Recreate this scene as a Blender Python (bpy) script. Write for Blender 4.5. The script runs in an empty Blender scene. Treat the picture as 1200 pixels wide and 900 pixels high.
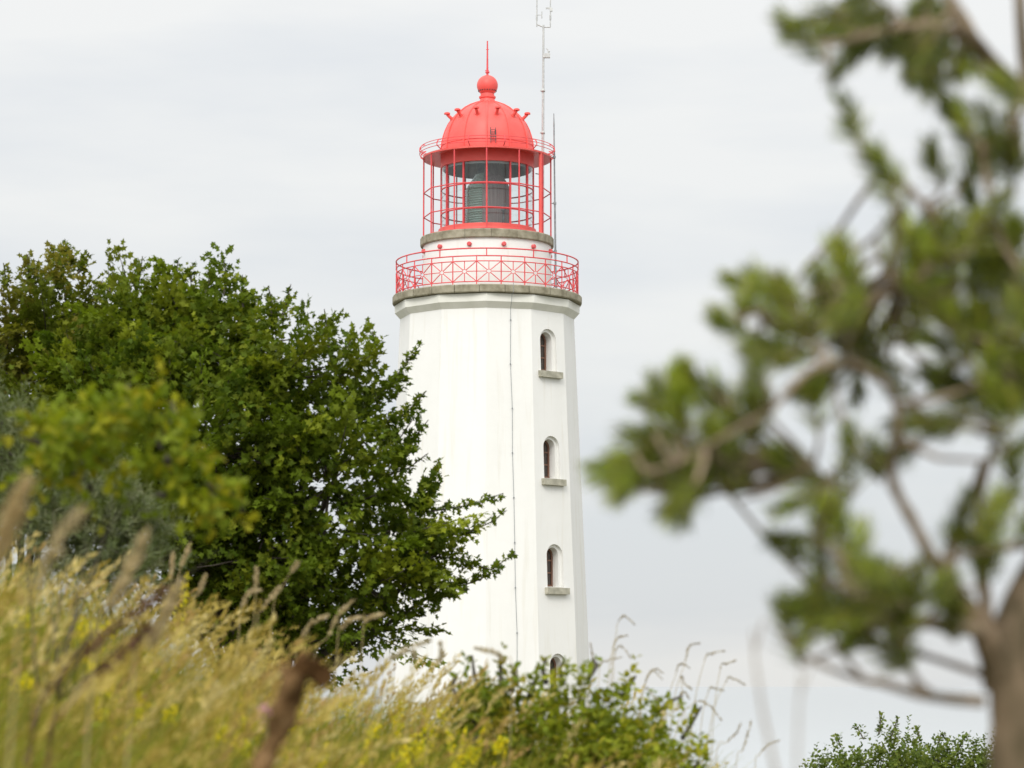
import bpy, bmesh, math, random
import numpy as np
from mathutils import Vector, Matrix, noise

random.seed(7)
RNG = np.random.default_rng(11)
R = math.radians
PI = math.pi
S = bpy.context.scene
C = S.collection

# ------------------------------------------------------------------ camera
F_PX = 3111.0                      # focal length in photo pixels (photo 1200 wide)
PITCH = math.atan((790 - 450) / F_PX)
cam_d = bpy.data.cameras.new('camera')
cam_d.sensor_width = 36.0
cam_d.lens = 36.0 * F_PX / 1200.0
cam_d.clip_start = 0.05
cam_d.clip_end = 60000
cam_d.dof.use_dof = True
cam_d.dof.focus_distance = 78.0
cam_d.dof.aperture_fstop = 4.9
cam = bpy.data.objects.new('camera', cam_d)
cam.location = (0, 0, 0)
cam.rotation_euler = (R(90) + PITCH, 0, 0)
C.objects.link(cam)
S.camera = cam

# ------------------------------------------------------------------ sky
SUN_DIR = Vector((-0.16, -0.74, 0.65)).normalized()      # towards the sun
W = bpy.data.worlds.new('World')
S.world = W
W.use_nodes = True
nt = W.node_tree
nt.nodes.clear()
N = nt.nodes.new
L = nt.links.new
out = N('ShaderNodeOutputWorld')
bg = N('ShaderNodeBackground'); bg.inputs['Strength'].default_value = 0.1
sky = N('ShaderNodeTexSky'); sky.sky_type = 'NISHITA'; sky.sun_disc = False
sky.sun_elevation = math.asin(SUN_DIR.z)
sky.sun_rotation = math.atan2(SUN_DIR.x, SUN_DIR.y)
tc = N('ShaderNodeTexCoord')
sep = N('ShaderNodeSeparateXYZ'); L(tc.outputs['Generated'], sep.inputs[0])
# broad flat cloud bands: direction space noise squeezed vertically
mp = N('ShaderNodeMapping'); mp.inputs['Scale'].default_value = (5.0, 5.0, 22.0)
mp.inputs['Location'].default_value = (0.35, 0.2, 0.55)
L(tc.outputs['Generated'], mp.inputs['Vector'])
nz = N('ShaderNodeTexNoise'); nz.inputs['Scale'].default_value = 1.0
nz.inputs['Detail'].default_value = 5; nz.inputs['Roughness'].default_value = 0.5
L(mp.outputs[0], nz.inputs['Vector'])
cr = N('ShaderNodeValToRGB')
cr.color_ramp.elements[0].position = 0.34; cr.color_ramp.elements[0].color = (3.46, 3.58, 3.71, 1)
cr.color_ramp.elements[1].position = 0.66; cr.color_ramp.elements[1].color = (4.12, 4.12, 4.04, 1)
tilt = N('ShaderNodeMath'); tilt.operation = 'MULTIPLY_ADD'; tilt.inputs[1].default_value = 1.3; tilt.inputs[2].default_value = -0.17
L(sep.outputs['Z'], tilt.inputs[0])
tcl = N('ShaderNodeClamp'); tcl.inputs['Min'].default_value = -0.2; tcl.inputs['Max'].default_value = 0.25; L(tilt.outputs[0], tcl.inputs['Value'])
low = N('ShaderNodeMapRange'); low.inputs[1].default_value = 0.0; low.inputs[2].default_value = 0.022; low.inputs[3].default_value = 0.19; low.inputs[4].default_value = 0.0
L(sep.outputs['Z'], low.inputs[0])
ad1 = N('ShaderNodeMath'); ad1.operation = 'ADD'; L(nz.outputs['Fac'], ad1.inputs[0]); L(tcl.outputs[0], ad1.inputs[1])
ad2 = N('ShaderNodeMath'); ad2.operation = 'ADD'; L(ad1.outputs[0], ad2.inputs[0]); L(low.outputs[0], ad2.inputs[1])
L(ad2.outputs[0], cr.inputs[0])
# overcast skies are brighter overhead
mr = N('ShaderNodeMapRange'); mr.inputs[1].default_value = 0.0; mr.inputs[2].default_value = 0.9
mr.inputs[3].default_value = 0.97; mr.inputs[4].default_value = 1.45
L(sep.outputs['Z'], mr.inputs[0])
mul = N('ShaderNodeVectorMath'); mul.operation = 'SCALE'
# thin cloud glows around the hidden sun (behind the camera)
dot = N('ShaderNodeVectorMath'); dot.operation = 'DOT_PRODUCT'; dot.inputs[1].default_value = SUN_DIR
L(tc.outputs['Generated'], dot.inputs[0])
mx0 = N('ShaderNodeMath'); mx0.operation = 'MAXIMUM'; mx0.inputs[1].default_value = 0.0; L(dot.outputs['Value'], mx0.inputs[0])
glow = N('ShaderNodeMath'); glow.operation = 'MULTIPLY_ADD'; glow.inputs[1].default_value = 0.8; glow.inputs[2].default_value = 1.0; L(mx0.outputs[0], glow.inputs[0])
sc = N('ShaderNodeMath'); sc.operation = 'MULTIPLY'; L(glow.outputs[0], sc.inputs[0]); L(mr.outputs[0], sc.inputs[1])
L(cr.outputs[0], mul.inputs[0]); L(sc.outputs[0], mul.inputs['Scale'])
mx = N('ShaderNodeMix'); mx.data_type = 'RGBA'; mx.inputs['Factor'].default_value = 0.95
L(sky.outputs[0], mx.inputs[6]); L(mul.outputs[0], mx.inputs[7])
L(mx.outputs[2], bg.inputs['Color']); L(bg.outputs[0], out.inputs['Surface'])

sun_d = bpy.data.lights.new('sun', 'SUN')
sun_d.energy = 0.85; sun_d.angle = R(24); sun_d.color = (1.0, 0.955, 0.87)
sun = bpy.data.objects.new('sun', sun_d)
sun.rotation_euler = SUN_DIR.to_track_quat('Z', 'Y').to_euler()
sun.location = (-20, -20, 40)
C.objects.link(sun)

S.view_settings.view_transform = 'Standard'
S.view_settings.look = 'None'
S.view_settings.exposure = 1.0
S.view_settings.gamma = 1.0
S.view_settings.use_curve_mapping = False
S.render.engine = 'CYCLES'
S.cycles.max_bounces = 8
S.cycles.transparent_max_bounces = 24

# ------------------------------------------------------------------ helpers
def at(px, py, Y):
    """world point seen at photo pixel (px, py) on the plane y = Y"""
    u = (px - 600) / F_PX; v = (450 - py) / F_PX
    d = Vector((u, math.cos(PITCH) - v * math.sin(PITCH), math.sin(PITCH) + v * math.cos(PITCH)))
    return d * (Y / d.y)

def thing(name, loc, label, cat, group=None):
    o = bpy.data.objects.new(name, None)
    o.empty_display_size = 0.2
    o.location = loc
    C.objects.link(o)
    tag(o, label, cat, group)
    return o

def tag(o, label=None, cat=None, group=None, kind=None):
    if label: o['label'] = label
    if cat: o['category'] = cat
    if group: o['group'] = group
    if kind: o['kind'] = kind
    return o

def part(name, mesh, mat, parent=None, loc=(0, 0, 0), label=None):
    o = bpy.data.objects.new(name, mesh)
    o.location = loc
    mats = mat if isinstance(mat, (list, tuple)) else [mat]
    if len(mesh.materials) == 0:
        for m in mats: mesh.materials.append(m)
    C.objects.link(o)
    if parent is not None: o.parent = parent
    if label: o['label'] = label
    return o

def dup(o, parent=None, loc=None):
    c = o.copy(); C.objects.link(c)
    if parent is not None: c.parent = parent
    if loc is not None: c.location = loc
    for ch in list(o.children):
        dup(ch, c)
    return c

class MB:
    """small mesh builder for hard parts"""
    def __init__(self): self.v = []; self.f = []; self.sm = []
    def add(self, vs, fs, smooth=False):
        b = len(self.v)
        self.v += [tuple(p) for p in vs]
        self.f += [tuple(b + i for i in f) for f in fs]
        self.sm += [smooth] * len(fs)
    def box(self, c, size, rot=None):
        hx, hy, hz = size[0] / 2, size[1] / 2, size[2] / 2
        vs = [Vector((sx * hx, sy * hy, sz * hz)) for sz in (-1, 1) for sy in (-1, 1) for sx in (-1, 1)]
        if rot is not None: vs = [rot @ p for p in vs]
        c = Vector(c)
        self.add([p + c for p in vs], [(0, 2, 3, 1), (4, 5, 7, 6), (0, 1, 5, 4), (2, 6, 7, 3), (0, 4, 6, 2), (1, 3, 7, 5)])
    def tube(self, pts, rad, n=8, closed=False, cap=True):
        pts = [Vector(p) for p in pts]
        m = len(pts)
        rads = rad if isinstance(rad, (list, tuple)) else [rad] * m
        vs = []
        prev = None
        for i, p in enumerate(pts):
            if closed: t = pts[(i + 1) % m] - pts[i - 1]
            else: t = pts[min(i + 1, m - 1)] - pts[max(i - 1, 0)]
            if t.length < 1e-9: t = Vector((0, 0, 1))
            t.normalize()
            if prev is None:
                a = Vector((0, 0, 1)) if abs(t.z) < 0.9 else Vector((1, 0, 0))
                u = t.cross(a).normalized()
            else:
                u = prev - t * prev.dot(t)
                if u.length < 1e-6: u = t.orthogonal()
                u.normalize()
            prev = u
            w = t.cross(u)
            for k in range(n):
                a = 2 * PI * k / n
                vs.append(p + (u * math.cos(a) + w * math.sin(a)) * rads[i])
        fs = []
        segs = m if closed else m - 1
        for i in range(segs):
            j = (i + 1) % m
            for k in range(n):
                k2 = (k + 1) % n
                fs.append((i * n + k, i * n + k2, j * n + k2, j * n + k))
        if cap and not closed:
            fs.append(tuple(reversed(range(n))))
            fs.append(tuple((m - 1) * n + k for k in range(n)))
        self.add(vs, fs, True)
    def lathe(self, prof, n=48, phase=0.0, smooth=True, cap0=False, cap1=False, a0=0.0, a1=2 * PI):
        """prof: list of (radius, z) from top or bottom; angle 0 faces the camera (-Y)"""
        full = abs(a1 - a0 - 2 * PI) < 1e-6
        cols = n if full else n + 1
        vs = []
        for (r, z) in prof:
            for k in range(cols):
                a = a0 + phase + (a1 - a0) * k / n
                vs.append((r * math.sin(a), -r * math.cos(a), z))
        fs = []
        for i in range(len(prof) - 1):
            for k in range(n):
                k2 = (k + 1) % cols
                fs.append((i * cols + k, i * cols + k2, (i + 1) * cols + k2, (i + 1) * cols + k))
        if cap0: fs.append(tuple(reversed(range(cols))))
        if cap1: fs.append(tuple((len(prof) - 1) * cols + k for k in range(cols)))
        self.add(vs, fs, smooth)
    def sphere(self, c, r, n=16, m=10, sq=(1, 1, 1)):
        prof = [(math.sin(PI * i / m), -math.cos(PI * i / m)) for i in range(m + 1)]
        vs = []; fs = []
        for (rr, z) in prof:
            for k in range(n):
                a = 2 * PI * k / n
                vs.append((c[0] + r * rr * math.cos(a) * sq[0], c[1] + r * rr * math.sin(a) * sq[1], c[2] + r * z * sq[2]))
        for i in range(m):
            for k in range(n):
                fs.append((i * n + k, i * n + (k + 1) % n, (i + 1) * n + (k + 1) % n, (i + 1) * n + k))
        self.add(vs, fs, True)
    def mesh(self, name, auto=None):
        me = bpy.data.meshes.new(name)
        me.from_pydata(self.v, [], self.f)
        me.polygons.foreach_set('use_smooth', self.sm)
        me.validate()
        bm = bmesh.new(); bm.from_mesh(me)
        bmesh.ops.remove_doubles(bm, verts=bm.verts, dist=1e-5)
        bmesh.ops.recalc_face_normals(bm, faces=bm.faces)
        if auto is not None:
            for e in bm.edges:
                if len(e.link_faces) == 2 and e.calc_face_angle(0) > auto: e.smooth = False
        bm.to_mesh(me); bm.free()
        me.update()
        return me
    def build(self, name, mat, parent=None, loc=(0, 0, 0), label=None, auto=R(35)):
        return part(name, self.mesh(name, auto), mat, parent, loc, label)

def tri_mesh(name, V, T, col=None, smooth=False):
    """bulk triangle mesh out of numpy arrays; col: per vertex own colour (r,g,b)"""
    me = bpy.data.meshes.new(name)
    V = np.ascontiguousarray(V, dtype=np.float32); T = np.ascontiguousarray(T, dtype=np.int32)
    me.vertices.add(len(V)); me.vertices.foreach_set('co', V.ravel())
    me.loops.add(T.size); me.loops.foreach_set('vertex_index', T.ravel())
    me.polygons.add(len(T))
    me.polygons.foreach_set('loop_start', np.arange(0, T.size, 3, dtype=np.int32))
    me.polygons.foreach_set('loop_total', np.full(len(T), 3, dtype=np.int32))
    if smooth: me.polygons.foreach_set('use_smooth', np.ones(len(T), dtype=bool))
    if col is not None:
        at_ = me.attributes.new('own_colour', 'FLOAT_COLOR', 'POINT')
        c4 = np.ones((len(V), 4), dtype=np.float32); c4[:, :3] = col
        at_.data.foreach_set('color', c4.ravel())
    me.update(calc_edges=True)
    return me

class Bulk:
    def __init__(self): self.V = []; self.T = []; self.K = []; self.n = 0
    def add(self, V, T, K):
        self.V.append(V); self.T.append(T + self.n); self.K.append(K); self.n += len(V)
    def mesh(self, name, origin=(0, 0, 0)):
        V = np.concatenate(self.V) - np.array(origin)
        return tri_mesh(name, V, np.concatenate(self.T), np.concatenate(self.K))

def nrm(a): return a / np.maximum(np.linalg.norm(a, axis=-1, keepdims=True), 1e-9)

TPL = {
    'maple': (np.array([(.36, 0, -.05), (0, 0, 0), (.04, .36, .02), (.27, .2, 0), (.52, .5, .05), (.6, .19, 0), (1, 0, -.06),
                        (.6, -.19, 0), (.52, -.5, .05), (.27, -.2, 0), (.04, -.36, .02)]),
              np.array([(0, i, i + 1 if i < 10 else 1) for i in range(1, 11)])),
    'oval': (np.array([(.5, 0, -.07), (0, 0, 0), (.28, .27, .02), (.68, .25, .02), (1, 0, -.03), (.68, -.25, .02), (.28, -.27, .02)]),
             np.array([(0, i, i + 1 if i < 6 else 1) for i in range(1, 7)])),
    'lobed': (np.array([(.5, 0, -.05), (0, 0, 0), (.22, .2, .02), (.34, .13, .0), (.5, .33, .03), (.62, .2, 0), (.8, .27, .02), (1, 0, -.03),
                        (.8, -.27, .02), (.62, -.2, 0), (.5, -.33, .03), (.34, -.13, 0), (.22, -.2, .02)]),
              np.array([(0, i, i + 1 if i < 12 else 1) for i in range(1, 13)])),
    'narrow': (np.array([(0, 0, 0), (.45, .085, .0), (1, 0, -.03), (.45, -.085, .0)]), np.array([(0, 1, 2), (0, 2, 3)])),
}

def leaves(P, A, Nn, size, tpl, col):
    """P base points, A leaf axis, Nn approximate leaf normal, size per leaf, col per leaf"""
    tv, tf = TPL[tpl]
    A = nrm(A); B = nrm(np.cross(Nn, A)); M = np.cross(A, B)
    s = size[:, None, None]
    V = P[:, None, :] + s * (tv[None, :, 0:1] * A[:, None] + tv[None, :, 1:2] * B[:, None] + tv[None, :, 2:3] * M[:, None])
    k = len(tv)
    T = tf[None] + (np.arange(len(P)) * k)[:, None, None]
    K = np.repeat(col, k, axis=0)
    return V.reshape(-1, 3), T.reshape(-1, 3), K

def twig_leaves(bulk, P0, D, Ln, per, size, tpl, palette, spread=0.75, droop=0.12, outn=None, up=0.6, sizevar=0.3, clump=None):
    """leafy shoots: P0 base, D direction, Ln length; 'per' leaves on each"""
    n = len(P0)
    t = (np.arange(per)[None, :] + RNG.random((n, per))) / per
    t = 0.08 + 0.95 * t
    D = nrm(D)
    side = nrm(np.cross(D, RNG.normal(size=(n, 3))))
    side2 = np.cross(D, side)
    ang = (np.arange(per) * 2.4)[None, :] + RNG.random((n, per)) * 0.9
    Sv = side[:, None] * np.cos(ang)[..., None] + side2[:, None] * np.sin(ang)[..., None]
    P = P0[:, None] + D[:, None] * (Ln[:, None] * t)[..., None]
    P[..., 2] -= droop * (Ln[:, None] * t ** 2) * 0.5
    A = D[:, None] * 0.55 + Sv * spread
    A[..., 2] -= droop
    base_n = outn if outn is not None else D
    Nn = base_n[:, None] * 0.55 + RNG.normal(size=(n, per, 3)) * 0.42
    Nn[..., 2] += up
    sz = size * (1 - sizevar * RNG.random((n, per)) * 1.3) * (1.0 - 0.35 * np.clip(t - 0.6, 0, 1))
    pal = np.array(palette)
    ci = RNG.integers(0, len(pal), n)
    c = pal[ci][:, None] * (0.8 + 0.4 * RNG.random((n, 1, 1))) * (0.85 + 0.3 * RNG.random((n, per, 1)))
    mixi = RNG.random((n, per, 1)) < 0.22
    c = np.where(mixi, pal[RNG.integers(0, len(pal), (n, per))] * 1.0, c)
    bulk.add(*leaves(P.reshape(-1, 3), A.reshape(-1, 3), Nn.reshape(-1, 3), sz.ravel(), tpl, c.reshape(-1, 3)))

# ------------------------------------------------------------------ materials
def new_mat(name):
    m = bpy.data.materials.new(name); m.use_nodes = True
    t = m.node_tree
    return m, t, t.nodes['Principled BSDF'], t.nodes['Material Output']

def setc(b, col, rough=0.6, spec=0.4, metal=0.0):
    b.inputs['Base Color'].default_value = (*col, 1)
    b.inputs['Roughness'].default_value = rough
    b.inputs['Specular IOR Level'].default_value = spec
    b.inputs['Metallic'].default_value = metal

def noisy(name, c0, c1, scale=3.0, rough=0.7, spec=0.3, bump=0.0, bscale=20.0, stretch=(1, 1, 1), detail=6, p0=.35, p1=.65, metal=0.0, third=None, bdist=0.02):
    m, t, b, o = new_mat(name)
    setc(b, c0, rough, spec, metal)
    tc = t.nodes.new('ShaderNodeTexCoord')
    mp = t.nodes.new('ShaderNodeMapping'); mp.inputs['Scale'].default_value = stretch
    t.links.new(tc.outputs['Object'], mp.inputs[0])
    nz = t.nodes.new('ShaderNodeTexNoise'); nz.inputs['Scale'].default_value = scale; nz.inputs['Detail'].default_value = detail
    t.links.new(mp.outputs[0], nz.inputs['Vector'])
    cr = t.nodes.new('ShaderNodeValToRGB')
    cr.color_ramp.elements[0].position = p0; cr.color_ramp.elements[0].color = (*c0, 1)
    cr.color_ramp.elements[1].position = p1; cr.color_ramp.elements[1].color = (*c1, 1)
    if third:
        e = cr.color_ramp.elements.new(third[0]); e.color = (*third[1], 1)
    t.links.new(nz.outputs['Fac'], cr.inputs[0])
    t.links.new(cr.outputs[0], b.inputs['Base Color'])
    if bump:
        n2 = t.nodes.new('ShaderNodeTexNoise'); n2.inputs['Scale'].default_value = bscale; n2.inputs['Detail'].default_value = 5
        t.links.new(mp.outputs[0], n2.inputs['Vector'])
        bp = t.nodes.new('ShaderNodeBump'); bp.inputs['Strength'].default_value = bump; bp.inputs['Distance'].default_value = bdist
        t.links.new(n2.outputs['Fac'], bp.inputs['Height'])
        t.links.new(bp.outputs[0], b.inputs['Normal'])
    return m

def leaf_mat(name, trans=0.3, rough=0.6, spec=0.10, tint=(1.15, 1.2, 0.6)):
    """leaf tissue: own colour per leaf, some light passes through"""
    m, t, b, o = new_mat(name)
    a = t.nodes.new('ShaderNodeAttribute'); a.attribute_name = 'own_colour'
    t.links.new(a.outputs['Color'], b.inputs['Base Color'])
    b.inputs['Roughness'].default_value = rough
    b.inputs['Specular IOR Level'].default_value = spec
    tr = t.nodes.new('ShaderNodeBsdfTranslucent')
    mu = t.nodes.new('ShaderNodeVectorMath'); mu.operation = 'MULTIPLY'; mu.inputs[1].default_value = tint
    t.links.new(a.outputs['Color'], mu.inputs[0]); t.links.new(mu.outputs[0], tr.inputs['Color'])
    mx = t.nodes.new('ShaderNodeMixShader'); mx.inputs[0].default_value = trans
    t.links.new(b.outputs[0], mx.inputs[1]); t.links.new(tr.outputs[0], mx.inputs[2])
    t.links.new(mx.outputs[0], o.inputs['Surface'])
    return m

M = {}
# lime-washed plaster with faint weather streaks and patched repainting
def plaster():
    m, t, b, o = new_mat('white_plaster')
    setc(b, (.82, .81, .77), 0.85, 0.2)
    tc = t.nodes.new('ShaderNodeTexCoord')
    def nzf(scale, stretch, det=5):
        mp = t.nodes.new('ShaderNodeMapping'); mp.inputs['Scale'].default_value = stretch
        t.links.new(tc.outputs['Object'], mp.inputs[0])
        n = t.nodes.new('ShaderNodeTexNoise'); n.inputs['Scale'].default_value = scale; n.inputs['Detail'].default_value = det
        t.links.new(mp.outputs[0], n.inputs['Vector']); return n.outputs['Fac']
    r1 = t.nodes.new('ShaderNodeValToRGB')
    r1.color_ramp.elements[0].position = .25; r1.color_ramp.elements[0].color = (.755, .755, .735, 1)
    r1.color_ramp.elements[1].position = .55; r1.color_ramp.elements[1].color = (.785, .785, .77, 1)
    t.links.new(nzf(1.1, (1, 1, .22)), r1.inputs[0])
    r2 = t.nodes.new('ShaderNodeValToRGB')
    r2.color_ramp.elements[0].position = .30; r2.color_ramp.elements[0].color = (.95, .94, .915, 1)
    r2.color_ramp.elements[1].position = .44; r2.color_ramp.elements[1].color = (1, 1, 1, 1)
    t.links.new(nzf(4.5, (1, 1, .06), 3), r2.inputs[0])
    mm = t.nodes.new('ShaderNodeMix'); mm.data_type = 'RGBA'; mm.blend_type = 'MULTIPLY'; mm.inputs['Factor'].default_value = 1
    t.links.new(r1.outputs[0], mm.inputs[6]); t.links.new(r2.outputs[0], mm.inputs[7])
    t.links.new(mm.outputs[2], b.inputs['Base Color'])
    bp = t.nodes.new('ShaderNodeBump'); bp.inputs['Strength'].default_value = .35; bp.inputs['Distance'].default_value = .03
    t.links.new(nzf(2.2, (1, 1, 1), 7), bp.inputs['Height']); t.links.new(bp.outputs[0], b.inputs['Normal'])
    return m
M['plaster'] = plaster()
M['cornice'] = noisy('cornice_paint', (.70, .70, .64), (.79, .785, .74), 1.5, .85, .2, .3, 6)
M['stone'] = noisy('weathered_stone', (.21, .19, .135), (.36, .335, .255), 3.2, .9, .2, .6, 14, third=(.8, (.42, .40, .31)))
M['sill'] = noisy('sill_stone', (.32, .31, .25), (.48, .46, .38), 5, .9, .2, .4, 20)
M['red'] = noisy('red_paint', (.75, .098, .086), (.80, .128, .112), 1.6, .45, .32, .08, 9)
M['redrail'] = noisy('red_rail_paint', (.66, .075, .085), (.74, .10, .11), 6, .5, .3)
M['redplug'] = noisy('red_plug_paint', (.62, .09, .10), (.70, .13, .13), 6, .6, .3)
M['dark'] = noisy('dark_steel', (.05, .055, .06), (.09, .095, .10), 6, .5, .4)
M['ceil'] = noisy('lantern_ceiling', (.20, .23, .235), (.27, .30, .30), 4, .7, .3)
M['grey'] = noisy('galvanised_steel', (.42, .43, .43), (.55, .56, .55), 12, .5, .4, metal=.2)
M['darkgrey'] = noisy('grey_antenna', (.20, .22, .24), (.30, .32, .33), 12, .5, .4)
M['wood'] = noisy('brown_window_wood', (.15, .075, .05), (.22, .12, .085), 8, .6, .3, stretch=(1, 1, .2))
M['shade'] = noisy('lens_curtain', (.15, .12, .12), (.21, .175, .17), 3, .8, .2, stretch=(6, 6, .3))
M['bark'] = noisy('pale_bark', (.11, .085, .055), (.30, .23, .155), 22, .9, .15, .8, 40, stretch=(1, 1, .45), bdist=.01, third=(.8, (.38, .30, .20)))
M['pinebark'] = noisy('pine_bark', (.10, .078, .045), (.24, .175, .115), 26, .9, .15, .9, 34, stretch=(1, 1, .5), bdist=.012, third=(.75, (.33, .26, .18)))
M['treebark'] = noisy('maple_bark', (.05, .045, .035), (.11, .095, .075), 8, .9, .15, .5, 20)
M['deadwood'] = noisy('dead_wood', (.055, .030, .012), (.20, .12, .055), 16, .9, .04, .9, 40, bdist=.01, p0=.4, p1=.6, third=(.72, (.36, .28, .17)))
M['leaf'] = leaf_mat('leaf_tissue', .36)
M['needle'] = leaf_mat('needle_tissue', .12, .45, .4, (1.1, 1.15, .7))
M['grass'] = leaf_mat('grass_tissue', .30, .6, .25, (1.1, 1.1, .75))
M['petal'] = leaf_mat('petal_tissue', .25, .6, .2, (1.1, 1.05, .6))

def glass():
    m, t, b, o = new_mat('lantern_glass')
    t.nodes.remove(b)
    tr = t.nodes.new('ShaderNodeBsdfTransparent'); tr.inputs[0].default_value = (.90, .94, .94, 1)
    gl = t.nodes.new('ShaderNodeBsdfGlossy'); gl.inputs['Roughness'].default_value = .02; gl.inputs[0].default_value = (.9, .95, .95, 1)
    lw = t.nodes.new('ShaderNodeLayerWeight'); lw.inputs[0].default_value = .5
    pw = t.nodes.new('ShaderNodeMath'); pw.operation = 'POWER'; pw.inputs[1].default_value = 4.0
    t.links.new(lw.outputs['Facing'], pw.inputs[0])
    fr = t.nodes.new('ShaderNodeMath'); fr.operation = 'MULTIPLY_ADD'; fr.inputs[1].default_value = .8; fr.inputs[2].default_value = .05
    t.links.new(pw.outputs[0], fr.inputs[0])
    mx = t.nodes.new('ShaderNodeMixShader')
    t.links.new(fr.outputs[0], mx.inputs[0]); t.links.new(tr.outputs[0], mx.inputs[1]); t.links.new(gl.outputs[0], mx.inputs[2])
    t.links.new(mx.outputs[0], o.inputs['Surface'])
    return m
M['glass'] = glass()
m, t, b, o = new_mat('window_glass'); setc(b, (.05, .04, .035), .12, .6); M['pane'] = m
m, t, b, o = new_mat('prism_glass'); setc(b, (.36, .46, .41), .10, .9); b.inputs['Transmission Weight'].default_value = .25; M['prism'] = m

# ------------------------------------------------------------------ terrain
OUT_X = [-400, 0, 100, 200, 300, 400, 460, 520, 600, 660, 720, 780, 850, 930, 1000, 1100, 1200, 1600]
OUT_Y = [590, 632, 655, 705, 744, 760, 764, 772, 790, 803, 822, 848, 886, 922, 942, 958, 970, 1030]
GH = 0.80                          # usual grass height
RY = 11.5                           # distance of the ridge crest
def ridge_z(x):
    px = 600 + x / RY * F_PX
    return (790 - np.interp(px, OUT_X, OUT_Y)) / F_PX * RY - GH
def ground_z(x, y):
    x = np.asarray(x, float); y = np.asarray(y, float)
    # the crest line keeps to the same lateral place at every distance
    zr = ridge_z(x * RY / np.clip(y, 4.0, 16.0))
    near = np.clip(RY - y, 0, 30)
    z = zr - 0.030 * near ** 1.5
    far = np.clip(y - 13.0, 0, None)
    drop = np.where(far < 10, 0.016 * far ** 2, 1.6 + 0.32 * (far - 10))
    zf = zr - drop
    z = np.where(y > 13.0, np.maximum(zf, -9.0 + 0 * zf), z)
    z = np.where(y > 130, -9.0 - (y - 130) * 0.75, z)
    side = np.clip(np.abs(x) - 60, 0, None)
    return np.maximum(z - side * 0.5, -76.0)
def gz(x, y): return float(ground_z(x, y))

def build_ground():
    ys = np.concatenate([np.linspace(-14, 2, 12), np.linspace(2.3, 16, 60), np.linspace(17, 40, 30), np.linspace(44, 230, 50)])
    xs = np.concatenate([np.linspace(-200, -14, 24), np.linspace(-13, -4.2, 20), np.linspace(-4, 4, 61), np.linspace(4.2, 13, 20), np.linspace(14, 200, 24)])
    X, Y = np.meshgrid(xs, ys)
    Z = ground_z(X, Y)
    for i in range(X.shape[0]):
        for j in range(X.shape[1]):
            Z[i, j] += 0.04 * noise.noise(Vector((X[i, j] * 1.3, Y[i, j] * 1.3, 0)))
    V = np.stack([X, Y, Z], -1).reshape(-1, 3)
    w = len(xs)
    idx = np.arange(len(ys) * w).reshape(len(ys), w)
    a, b_, c, d = idx[:-1, :-1].ravel(), idx[:-1, 1:].ravel(), idx[1:, 1:].ravel(), idx[1:, :-1].ravel()
    T = np.concatenate([np.stack([a, b_, c], 1), np.stack([a, c, d], 1)])
    me = tri_mesh('ground', V, T, None, True)
    g = part('ground', me, noisy('meadow_soil', (.06, .065, .022), (.15, .125, .05), 3, .95, .1, .5, 20))
    tag(g, kind='structure')
build_ground()
def build_sea():
    mb = MB(); n = 96; rad = 15000
    rings = [0, 60, 250, 700, 1500, 3000, 6000, 10000, rad]
    vs = [(0, 0, -70)]
    fs = []
    for r in rings[1:]:
        for k in range(n): vs.append((r * math.cos(2 * PI * k / n), r * math.sin(2 * PI * k / n), -70))
    for k in range(n): fs.append((0, 1 + k, 1 + (k + 1) % n))
    for i in range(len(rings) - 2):
        for k in range(n):
            a = 1 + i * n + k; b_ = 1 + i * n + (k + 1) % n
            fs.append((a, a + n, b_ + n, b_))
    mb.add(vs, fs)
    m, t, b, o = new_mat('sea_water'); setc(b, (.46, .49, .50), .12, .5)
    nz = t.nodes.new('ShaderNodeTexNoise'); nz.inputs['Scale'].default_value = .15; nz.inputs['Detail'].default_value = 4
    tc = t.nodes.new('ShaderNodeTexCoord'); t.links.new(tc.outputs['Object'], nz.inputs['Vector'])
    bp = t.nodes.new('ShaderNodeBump'); bp.inputs['Strength'].default_value = .04; bp.inputs['Distance'].default_value = .1
    t.links.new(nz.outputs['Fac'], bp.inputs['Height']); t.links.new(bp.outputs[0], b.inputs['Normal'])
    tag(mb.build('sea', m), kind='structure')
build_sea()

# ------------------------------------------------------------------ lighthouse
LY = 90.0
AX = at(570.9, 340, LY).x
BASE_Z = -9.0
def lz(py): return at(570.9, py, LY).z - BASE_Z      # height above the base of a silhouette point
PM = 90.6 / F_PX                                      # metres per photo pixel at the tower
def pol(r, a, z): return Vector((r * math.sin(a), -r * math.cos(a), z))   # a = 0 faces the camera

LH = thing('lighthouse', (AX, LY, BASE_Z),
           'tall white twelve-sided lighthouse with a red domed lantern and red gallery railing on the hilltop', 'lighthouse')

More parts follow.
